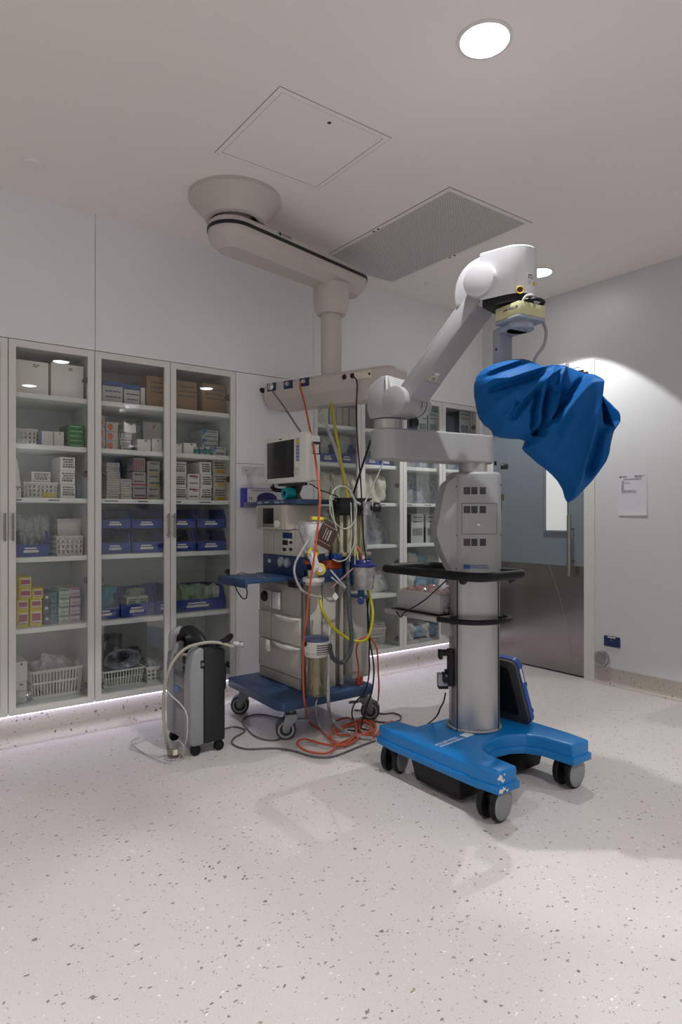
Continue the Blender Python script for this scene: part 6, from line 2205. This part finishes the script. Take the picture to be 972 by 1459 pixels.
# name, label, category, radius, material, points, group
CABLES = [
    ("gas_hose", "long orange gas hose dropping from the pendant to coils on the floor", "hose", 0.0058, "orange", [(2.176, 3.32, 2.02), (2.166, 3.32, 1.99), (2.153, 3.25, 1.873), (2.068, 3.05, 1.649), (2.01, 2.93, 1.525), (1.943, 2.8, 1.364), (1.924, 2.76, 1.271), (1.92, 2.78, 1.106), (1.898, 2.78, 0.961), (1.892, 2.81, 0.812), (1.901, 2.85, 0.659), (1.89, 2.86, 0.548), (1.886, 2.86, 0.363), (1.894, 2.86, 0.213), (2.036, 3.024, 0.04), (2.06, 2.958, 0.011), (2.009, 2.787, 0.011), (2.002, 2.719, 0.011), (1.985, 2.731, 0.018), (2.072, 2.869, 0.018), (2.204, 2.994, 0.018), (2.294, 3.001, 0.018), (2.251, 2.872, 0.018), (2.154, 2.755, 0.018), (2.05, 2.682, 0.018), (1.967, 2.673, 0.018), (1.92, 2.756, 0.018), (1.889, 2.857, 0.018), (1.825, 2.827, 0.018), (1.803, 2.715, 0.018), (1.846, 2.628, 0.018), (1.914, 2.633, 0.018), (1.973, 2.681, 0.018), (2.125, 2.735, 0.012), (2.202, 2.742, 0.012), (2.288, 2.757, 0.012), (2.362, 2.841, 0.012), (2.362, 2.905, 0.012), (2.297, 2.889, 0.012), (2.219, 2.795, 0.012), (2.194, 2.709, 0.012), (2.252, 2.691, 0.012), (2.388, 2.797, 0.011), (2.476, 2.818, 0.011)], ""),
    ("gas_hose", "second orange gas hose coiled on the floor behind the blue base", "hose", 0.0055, "orange", [(2.105, 2.859, 0.014), (2.179, 2.899, 0.014), (2.247, 2.891, 0.014), (2.322, 2.892, 0.014), (2.301, 2.795, 0.014), (2.204, 2.733, 0.014), (2.153, 2.771, 0.014), (2.079, 2.813, 0.014), (2.112, 2.881, 0.014), (2.211, 2.917, 0.014), (2.325, 2.919, 0.014), (2.36, 2.878, 0.014), (2.318, 2.782, 0.014), (2.232, 2.712, 0.014), (2.174, 2.729, 0.014), (2.079, 2.675, 0.014), (2.001, 2.662, 0.014), (1.985, 2.697, 0.014)], ""),
    ("supply_tube", "thin grey tube from the pendant outlet down to the patient monitor", "tube", 0.0055, "greyc", [(2.11, 3.555, 1.99), (2.102, 3.4, 1.867), (2.073, 3.25, 1.761), (2.06, 3.14, 1.674), (2.115, 3.15, 1.6)], ""),
    ("gas_hose", "yellow hose hanging from the underside of the ceiling pendant", "hose", 0.0082, "yellow", [(2.314, 3.202, 1.939), (2.293, 3.155, 1.811), (2.222, 3.03, 1.699), (2.218, 2.99, 1.581), (2.223, 2.95, 1.418), (2.235, 2.92, 1.289), (2.27, 2.93, 1.27)], ""),
    ("gas_hose", "yellow hose curving round the near side of the anaesthesia machine", "hose", 0.0082, "yellow", [(2.022, 2.9, 0.764), (2.008, 2.86, 0.694), (2.059, 2.84, 0.6), (2.132, 2.83, 0.54), (2.185, 2.81, 0.51), (2.238, 2.79, 0.507), (2.27, 2.78, 0.536), (2.304, 2.79, 0.621), (2.323, 2.82, 0.695), (2.325, 2.86, 0.778)], ""),
    ("suction_hose", "pale corrugated hose slanting from the ceiling pendant behind the monitor", "hose", 0.01, "milky", [(2.282, 3.35, 1.958), (2.284, 3.261, 1.824), (2.238, 3.08, 1.64), (2.24, 3.0, 1.486), (2.248, 2.93, 1.346), (2.265, 2.9, 1.281), (2.31, 2.9, 1.26)], ""),
    ("power_cable", "black power cord hanging from the pendant socket past the cabinet", "cord", 0.004, "black", [(2.295, 2.96, 2.012), (2.304, 2.93, 1.962), (2.275, 2.9, 1.817), (2.265, 2.88, 1.655), (2.264, 2.86, 1.494), (2.271, 2.85, 1.336), (2.268, 2.84, 1.217), (2.262, 2.82, 1.08), (2.266, 2.8, 0.944), (2.29, 2.84, 0.955)], ""),
    ("breathing_tube", "thick black tube slanting down from behind the microscope arm", "tube", 0.0065, "black", [(2.571, 3.1, 1.734), (2.491, 3.05, 1.624), (2.401, 3.0, 1.502), (2.315, 2.95, 1.381), (2.255, 2.92, 1.298)], ""),
    ("support_rod", "thin pale rod rising from the black knob towards the microscope arm", "rod", 0.0045, "pale", [(2.305, 2.88, 1.25), (2.447, 2.95, 1.393), (2.594, 3.02, 1.555)], ""),
    ("sample_line", "pale green looped sample line hanging on the flow tube head", "tube", 0.0042, "palegreen", [(2.058, 2.84, 1.315), (2.082, 2.84, 1.346), (2.116, 2.84, 1.36), (2.154, 2.84, 1.355), (2.188, 2.84, 1.331), (2.214, 2.84, 1.292), (2.227, 2.84, 1.245), (2.225, 2.84, 1.198), (2.207, 2.84, 1.158), (2.177, 2.84, 1.134), (2.141, 2.84, 1.127), (2.104, 2.84, 1.141), (2.073, 2.84, 1.171), (2.052, 2.84, 1.212), (2.045, 2.84, 1.259), (2.052, 2.84, 1.303), (2.078, 2.84, 1.16), (2.148, 2.85, 0.985)], ""),
    ("sample_line", "second pale sample line curling down beside the flow tubes", "tube", 0.0035, "palegreen", [(2.223, 2.84, 1.08), (2.196, 2.83, 1.023), (2.157, 2.83, 0.966), (2.111, 2.84, 0.948), (2.078, 2.86, 0.96)], ""),
    ("breathing_hose", "dark grey corrugated hose bent into a hook at the near side of the machine", "hose", 0.0125, "dgrey", [(2.21, 2.9, 0.98), (2.169, 2.84, 0.829), (2.164, 2.82, 0.677), (2.17, 2.81, 0.543), (2.161, 2.81, 0.455), (2.12, 2.82, 0.401), (2.075, 2.83, 0.413), (2.054, 2.84, 0.452), (2.059, 2.86, 0.498)], ""),
    ("oxygen_tube", "clear curved tube hanging in front of the blue control band", "tube", 0.0065, "milky", [(1.917, 2.84, 1.086), (1.864, 2.84, 1.014), (1.831, 2.85, 0.952), (1.826, 2.85, 0.894), (1.868, 2.86, 0.817), (1.926, 2.86, 0.779), (2.017, 2.88, 0.755)], ""),
    ("drain_hose", "pale grey drain hose running down to the floor under the blue base plate", "hose", 0.01, "milky", [(2.088, 2.9, 0.597), (2.055, 2.86, 0.453), (2.036, 2.84, 0.307), (2.021, 2.82, 0.2), (2.141, 2.96, 0.06), (2.148, 2.889, 0.014), (2.146, 2.754, 0.012), (2.194, 2.663, 0.012)], ""),
    ("drain_tube", "thin clear tube from the receiver jar to the floor", "tube", 0.004, "milky", [(2.02, 2.91, 0.21), (1.967, 2.86, 0.182), (2.056, 2.969, 0.05), (2.045, 2.886, 0.008), (2.029, 2.755, 0.006), (2.12, 2.66, 0.006)], ""),
    ("power_cable", "black cord hanging down beside the scavenger box to the rear caster", "cord", 0.0045, "black", [(2.336, 2.86, 0.769), (2.309, 2.84, 0.662), (2.298, 2.82, 0.527), (2.307, 2.8, 0.431), (2.322, 2.8, 0.33), (2.307, 2.8, 0.215), (2.271, 2.8, 0.142), (2.32, 2.898, 0.03), (2.228, 2.815, 0.01), (2.175, 2.854, 0.01)], ""),
    ("power_cable", "second black cord hanging beside the first, ending in the orange coils", "cord", 0.004, "black", [(2.315, 2.86, 0.739), (2.308, 2.82, 0.546), (2.295, 2.81, 0.431), (2.287, 2.8, 0.316), (2.256, 2.8, 0.223), (2.182, 2.8, 0.165), (2.291, 2.96, 0.04), (2.259, 2.866, 0.01), (2.269, 2.755, 0.01)], ""),
    ("alarm_cable", "red orange cord looping from the scavenger box towards the floor", "cord", 0.0048, "red", [(2.33, 2.94, 0.22), (2.27, 2.88, 0.255), (2.251, 2.85, 0.351), (2.22, 2.83, 0.456), (2.239, 2.81, 0.516), (2.297, 2.8, 0.515), (2.343, 2.8, 0.446), (2.353, 2.8, 0.326), (2.358, 2.8, 0.206), (2.557, 3.063, 0.03), (2.392, 2.968, 0.011), (2.263, 2.936, 0.011)], ""),
    ("power_cable", "long grey cord winding over the floor from concentrator to the orange coils", "cord", 0.0048, "greyd", [(1.515, 3.06, 0.09), (1.67, 3.291, 0.006), (1.713, 3.274, 0.006), (1.725, 3.205, 0.006), (1.685, 3.163, 0.006), (1.612, 3.12, 0.006), (1.569, 3.045, 0.006), (1.591, 2.941, 0.006), (1.714, 2.861, 0.006), (1.773, 2.767, 0.006), (1.799, 2.665, 0.006), (1.855, 2.6, 0.006), (1.939, 2.596, 0.006), (2.082, 2.624, 0.006), (2.2, 2.641, 0.006)], ""),
    ("power_cable", "grey cord looping on the floor between the concentrator and the front caster", "cord", 0.0048, "greyd", [(2.002, 3.246, 0.006), (1.937, 3.396, 0.006), (1.85, 3.41, 0.006), (1.786, 3.343, 0.006), (1.746, 3.219, 0.006), (1.721, 3.094, 0.006), (1.737, 3.0, 0.006), (1.787, 2.962, 0.006), (1.861, 2.989, 0.006)], ""),
    ("power_cable", "short grey cord loop on the floor behind the blue microscope base", "cord", 0.005, "greyd", [(2.437, 3.127, 0.006), (2.497, 3.064, 0.006), (2.529, 2.97, 0.006), (2.589, 2.943, 0.006), (2.59, 2.874, 0.006), (2.518, 2.813, 0.006), (2.442, 2.837, 0.006), (2.4, 2.901, 0.006), (2.385, 2.993, 0.006)], ""),
    ("power_cable", "black cord running from the small grey adapter down to the floor", "cord", 0.0035, "black", [(2.155, 2.085, 0.389), (2.147, 2.091, 0.347), (2.144, 2.106, 0.318), (2.147, 2.141, 0.264), (2.463, 2.546, 0.05), (2.395, 2.563, 0.006)], ""),
    ("signal_cable", "thin black cord slung from the push rail to the device shelf", "cord", 0.0032, "black", [(2.084, 2.013, 0.913), (2.092, 2.082, 0.865), (2.105, 2.172, 0.807), (2.116, 2.264, 0.76), (2.124, 2.332, 0.728), (2.127, 2.356, 0.704), (2.129, 2.379, 0.711), (2.134, 2.4, 0.726)], ""),
    ("breathing_tube", "thick beige breathing tube arching over the oxygen concentrator", "tube", 0.0085, "beige", [(1.245, 3.11, 0.02), (1.208, 3.055, 0.114), (1.203, 3.07, 0.232), (1.206, 3.068, 0.335), (1.222, 3.056, 0.428), (1.254, 3.045, 0.495), (1.304, 3.033, 0.54), (1.367, 3.023, 0.556), (1.433, 3.011, 0.559), (1.488, 2.995, 0.548), (1.533, 2.974, 0.528)], ""),
    ("oxygen_tube", "thin clear tube trailing across the front of the concentrator", "tube", 0.0032, "clearw", [(1.209, 3.041, 0.341), (1.23, 3.013, 0.313), (1.256, 2.981, 0.281), (1.274, 2.955, 0.237), (1.273, 2.944, 0.172), (1.267, 2.948, 0.111), (1.274, 3.032, 0.01), (1.227, 3.023, 0.006), (1.204, 3.074, 0.006)], ""),
    ("oxygen_tube", "second thin clear tube curled on the floor in front of the concentrator", "tube", 0.003, "clearw", [(1.26, 3.12, 0.05), (1.28, 3.144, 0.05), (1.243, 2.966, 0.111), (1.251, 2.935, 0.088), (1.274, 3.014, 0.005), (1.201, 3.001, 0.005), (1.162, 3.132, 0.005), (1.147, 3.288, 0.005), (1.161, 3.406, 0.005), (1.22, 3.444, 0.005)], ""),
    ("sensor_cable", "thin grey cord lying on the tray and hanging down past the drawers", "cord", 0.0028, "greyc", [(1.731, 3.342, 0.855), (1.816, 3.408, 0.862), (1.79, 3.218, 0.857), (1.785, 3.083, 0.856), (1.93, 3.269, 0.788), (1.93, 3.261, 0.686), (1.93, 3.269, 0.522), (1.93, 3.269, 0.456)], ""),
    ("sensor_cable", "short black cord with a plug hanging under the pull out tray", "cord", 0.0035, "black", [(1.678, 3.24, 0.819), (1.691, 3.23, 0.78), (1.713, 3.214, 0.741), (1.731, 3.2, 0.741), (1.735, 3.198, 0.776), (1.728, 3.202, 0.815)], ""),
    ("monitor_cable", "black cord running from beneath the patient monitor to the flow tubes", "cord", 0.0035, "black", [(2.06, 3.06, 1.378), (2.025, 2.98, 1.37), (2.05, 2.94, 1.341), (2.093, 2.92, 1.326), (2.161, 2.92, 1.304)], ""),
    ("monitor_cable", "thin grey cord hanging from the back of the patient monitor", "cord", 0.003, "greyc", [(2.1, 3.0, 1.45), (2.126, 2.98, 1.464), (2.139, 2.95, 1.407), (2.144, 2.93, 1.336), (2.146, 2.92, 1.276)], ""),
    ("breathing_tube", "pale tube crossing the flow tubes in front of the suction cup", "tube", 0.0045, "pinkish", [(2.172, 2.8, 0.909), (2.123, 2.83, 0.856), (2.069, 2.86, 0.803)], ""),
    ("breathing_tube", "clear short tube slanting below the yellow valve knobs", "tube", 0.005, "milky", [(2.064, 2.86, 0.903), (2.094, 2.83, 0.854), (2.139, 2.82, 0.806)], ""),
    ("breathing_tube", "clear short tube under the first, reaching the yellow valve knob", "tube", 0.005, "milky", [(2.069, 2.86, 0.864), (2.102, 2.84, 0.833), (2.142, 2.83, 0.801)], ""),
    ("sample_line", "thin red cord hanging down to the blue lidded suction cup", "cord", 0.004, "red", [(2.275, 2.9, 1.034), (2.277, 2.87, 0.999), (2.276, 2.85, 0.952), (2.265, 2.83, 0.911)], ""),
    ("sample_line", "thin yellow cord hanging down to the blue lidded suction cup", "cord", 0.004, "yellow", [(2.27, 2.9, 1.018), (2.257, 2.87, 0.98), (2.243, 2.84, 0.931)], ""),
    ("oxygen_tube", "pale vertical tube beside the flow tubes, next to the glass", "tube", 0.0045, "milky", [(2.212, 2.87, 1.272), (2.201, 2.85, 1.116), (2.179, 2.84, 0.945)], ""),
    ("oxygen_tube", "pale vertical tube beside the flow tubes, next to the black knob", "tube", 0.0045, "milky", [(2.237, 2.87, 1.273), (2.226, 2.85, 1.115), (2.218, 2.84, 0.92)], ""),
]
CM_ = {'orange': mat('orange hose', (190, 84, 48), .45, var=.03), 'greyc': mat('cord grey', (108, 110, 112), .5), 'yellow': mat('yellow hose', (176, 166, 22), .42),
       'milky': clear_mat('milky tube', gloss=.1, rough=.12, body=.62, body_col=(186, 188, 188)), 'black': M_black, 'pale': mat('pale rod', (190, 188, 186), .4),
       'palegreen': mat('pale green tube', (160, 166, 148), .35), 'dgrey': mat('hose dark grey', (66, 72, 74), .5), 'red': mat('red orange cord', (190, 72, 50), .45),
       'greyd': mat('cord dark grey', (92, 92, 92), .5), 'beige': mat('beige tube', (158, 154, 142), .35), 'clearw': mat('whitish clear tube', (196, 198, 198), .25, alpha=.75),
       'pinkish': mat('pinkish tube', (150, 118, 124), .4)}
for (nm, lab, cat, r, mk, pts, grp) in CABLES:
    b = MB()
    if 'corrugated' in lab:
        L_ = len(catmull(pts, 20))
        b.tube(pts, (lambda q: r * (1 + .09 * math.sin(q * L_ * 1.5))), n=10, smooth=20)
    else:
        b.tube(pts, r, n=8, smooth=10)
    tag(b.build(nm, CM_[mk], angle=1.2), lab, cat, grp or None)
# metal plug at the end of the beige tube
t = thing('hose_plug', 'chrome plug on the end of the beige tube beside the concentrator', 'plug', (1.56, 3.03, .54))
b = MB()
b.cyl((1.558, 3.018, .537), (1.585, 3.006, .532), .012, n=16)
b.build('collar', mat('pale rod'), t)
b = MB()
b.cyl((1.585, 3.006, .532), (1.605, 2.998, .53), .014, n=16, bev=.003)
b.build('metal_tip', M_chrome, t)
t = thing('power_plug', 'beige plug with white tag lying on the floor by the concentrator', 'plug', (1.262, 3.06, .0))
b = MB()
b.cyl((1.235, 3.085, .022), (1.29, 3.03, .024), .02, .012, n=16, bev=.004)
b.build('plug_body', mat('beige plug', (128, 116, 100), .5), t)
b = MB()
b.bx(1.24, 1.262, 3.035, 3.046, .02, .045, bev=.002)
b.build('paper_tag', M_white, t)
# brown tag on the breathing system
t = thing('brown_tag', 'brown plastic tag with pale print hanging askew in front of the flow tubes', 'tag', (2.03, 2.8, 1.0))
TM = frame((2.035, 2.85, 1.095), (.76, -.14, -.40), (.36, 0, .80))
b = MB()
b.prism(rrect(-.052, .052, -.072, .072, .004), -.004, .004, TM, bev=.001)
tb = b.build('tag_body', mat('dark brown plastic tag', (66, 46, 40), .45, var=.1), t)
b = MB()
rnd = random.Random(5)
for k, (x, w_) in enumerate(((-.018, .004), (-.004, .006), (.012, .009))):
    y = -.03
    while y < .025:
        l_ = .004 + rnd.random() * .008
        b.bx(x - w_ / 2, x + w_ / 2, y, y + l_, .004, .0046, M=TM)
        y += l_ + .0025
for y in (-.05, .045):
    b.bx(-.043, .043, y, y + .002, .004, .0046, M=TM)
b.build('printed_text', mat('pale tag print', (176, 166, 156), .6, var=0), tb)
b = MB()
b.bx(-.014, .014, -.018, .018, -.0006, .0006, M=frame((2.09, 2.85, .757), (.75, 0, .66), (-.66, 0, .75)))
tag(b.build('paper_tag', M_white), 'small white square paper tag under the yellow valve knobs', 'tag')
b = MB()
pouch(b, .05, .1, .02, 4)
b.bm.transform(Matrix.Translation((1.975, 2.86, .905)) @ Matrix.Rotation(-.35, 4, 'Y'))
tag(b.build('wrapped_swab', FILM['wh']), 'small white wrapped packet hanging before the blue control band', 'packet')
# clear bag over the absorber canister with a yellow clip
b = MB()
t_ = bmesh.new()
rings = []
for j in range(15):
    v = j / 14
    r = .088 * (1 - v) ** .35 * (1 - .25 * v) + .02
    row = []
    for k in range(40):
        a = 2 * PI * k / 40
        rr = r * (1 + .14 * noise.noise((math.cos(a) * 2.2, math.sin(a) * 2.2, v * 5)))
        row.append(t_.verts.new((2.025 + rr * math.cos(a), 2.945 + rr * math.sin(a) * .85, 1.165 - v * .2 + .01 * noise.noise((k * .3, v * 3, 2)))))
    rings.append(row)
for A_, B_ in zip(rings, rings[1:]):
    for k in range(40):
        t_.faces.new((A_[k], A_[(k + 1) % 40], B_[(k + 1) % 40], B_[k]))
b._add(t_)
tag(b.build('clear_bag', clear_mat('bag film', gloss=.12, rough=.14, body=.3, body_col=(180, 186, 196)), angle=1.5), 'crumpled clear plastic bag hung over the white absorber canister', 'plastic bag')
b = MB()
b.prism(rrect(-.04, .045, -.009, .009, .006), -.02, .02, frame((2.04, 2.945, 1.183), (.96, -.26, -.06), (0, 0, 1)), bev=.003)
tag(b.build('bag_clip', mat('clip yellow', (222, 200, 60), .4)), 'yellow clip on top of the clear plastic bag', 'clip')
t = thing('hand_remote', 'small white remote hanging on a grey cord in front of the drawers', 'remote', (1.93, 3.27, .42))
b = MB()
rp = (1.93, 3.298, .44)
b.bx(rp[0] - .012, rp[0] + .008, rp[1] - .016, rp[1] + .016, rp[2] - .035, rp[2] + .03, bev=.006)
o = b.build('remote_body', mat('remote white', (210, 210, 206), .4), t)
b = MB()
b.bx(rp[0] - .0135, rp[0] - .011, rp[1] - .008, rp[1] + .008, rp[2] - .02, rp[2] + .008, bev=.001)
b.build('button', mat('pale label'), o)
# grey adapter clipped to the microscope column
t = thing('power_adapter', 'small grey box with black base strapped to the side of the microscope column', 'adapter', (2.21, 2.12, .40))
AM = CF @ Matrix.Translation((-.155, .43, .03))
b = MB()
b.bx(-.024, .024, -.022, .032, -.02, .03, bev=.004, M=AM)
b.build('adapter_body', mat('adapter grey', (140, 142, 150), .45), t)
b = MB()
b.bx(-.022, .024, -.036, -.022, -.018, .028, bev=.002, M=AM)
b.bx(.01, .055, .03, .05, -.01, .02, bev=.003, M=AM)
b.build('black_base', M_black, t)
# glove dispenser on the white panel
t = thing('glove_holder', 'clear acrylic holder screwed to the white panel above the glove box', 'glove holder', (2.1, YW, 1.45))
b = MB()
b.bx(1.975, 2.26, YW - .012, YW - .001, 1.462, 1.515)
b.bx(2.012, 2.055, YW - .006, YW - .001, 1.3, 1.462)
b.bx(2.2, 2.24, YW - .006, YW - .001, 1.3, 1.462)
b.bx(1.955, 2.275, YW - .066, YW - .001, 1.247, 1.252)
b.bx(1.955, 2.275, YW - .066, YW - .062, 1.252, 1.285)
b.build('acrylic_rack', clear_mat('acrylic', gloss=.07, rough=.03, body=.22, body_col=(170, 170, 168)), t)
for x in (2.0, 2.23):
    b = MB()
    b.cyl((x, YW - .015, 1.49), (x, YW - .012, 1.49), .006, n=12)
    b.build('screw', M_steel, t)
t = thing('glove_box', 'blue and white glove dispenser box marked M on the white wall panel', 'glove box', (2.1, 3.65, 1.253))
b = MB()
b.bx(1.962, 2.27, YW - .058, YW - .002, 1.2535, 1.375, bev=.002)
o = b.build('box_body', mat('glove box violet blue', (52, 52, 158), .45), t)
b = MB()
GF = frame((1.962, YW - .0582, 1.2535), (1, 0, 0), (0, 0, 1))
b.bx(.022, .30, .03, .118, -.0004, .0006, M=GF)
b.build('white_panel', mat('glove white', (196, 192, 198), .5), o)
b = MB()
b.prism([(.165 + .075 * math.cos(a), .055 + .04 * math.sin(a)) for a in [2 * PI * k / 28 for k in range(28)]], .0002, .0012, GF)
b.build('oval_opening', mat('glove navy', (26, 26, 92), .5), o)
b = MB()
b.text('M', .034, GF @ Matrix.Translation((.03, .052, .0009)))
b.text('EXAMINATION GLOVES', .0145, GF @ Matrix.Translation((.05, .106, .0009)))
b.build('lettering', M_dark, o)

# unseen trolley added beside the right-hand wall to cast the shadow on the floor
t = thing('shadow_trolley', 'pale grey trolley with drawers, unseen, added by the wall to cast a floor shadow', 'trolley', (3.95, .85, 0))
b = MB()
b.bx(3.72, 4.2, .5, 1.19, .12, .9, bev=.008)
b.build('trolley_body', mat('trolley grey', (190, 190, 188), .4), t)
b = MB()
b.bx(3.71, 4.21, .49, 1.2, .9, .935, bev=.006)
b.build('trolley_top', M_steel, t)
for z in (.16, .4, .64):
    b = MB()
    b.bx(3.705, 3.722, .53, 1.16, z, z + .22, bev=.004)
    d_ = b.build('drawer', M_white, t)
    b = MB()
    b.bx(3.69, 3.706, .7, .99, z + .17, z + .185, bev=.003)
    b.build('handle', M_steel, d_)
for x in (3.77, 4.15):
    for y in (.55, 1.14):
        b = MB()
        b.cyl((x, y - .015, .05), (x, y + .015, .05), .05, n=24, bev=.006)
        b.bx(x - .02, x + .02, y - .02, y + .02, .06, .12)
        b.build('caster', M_black, t)
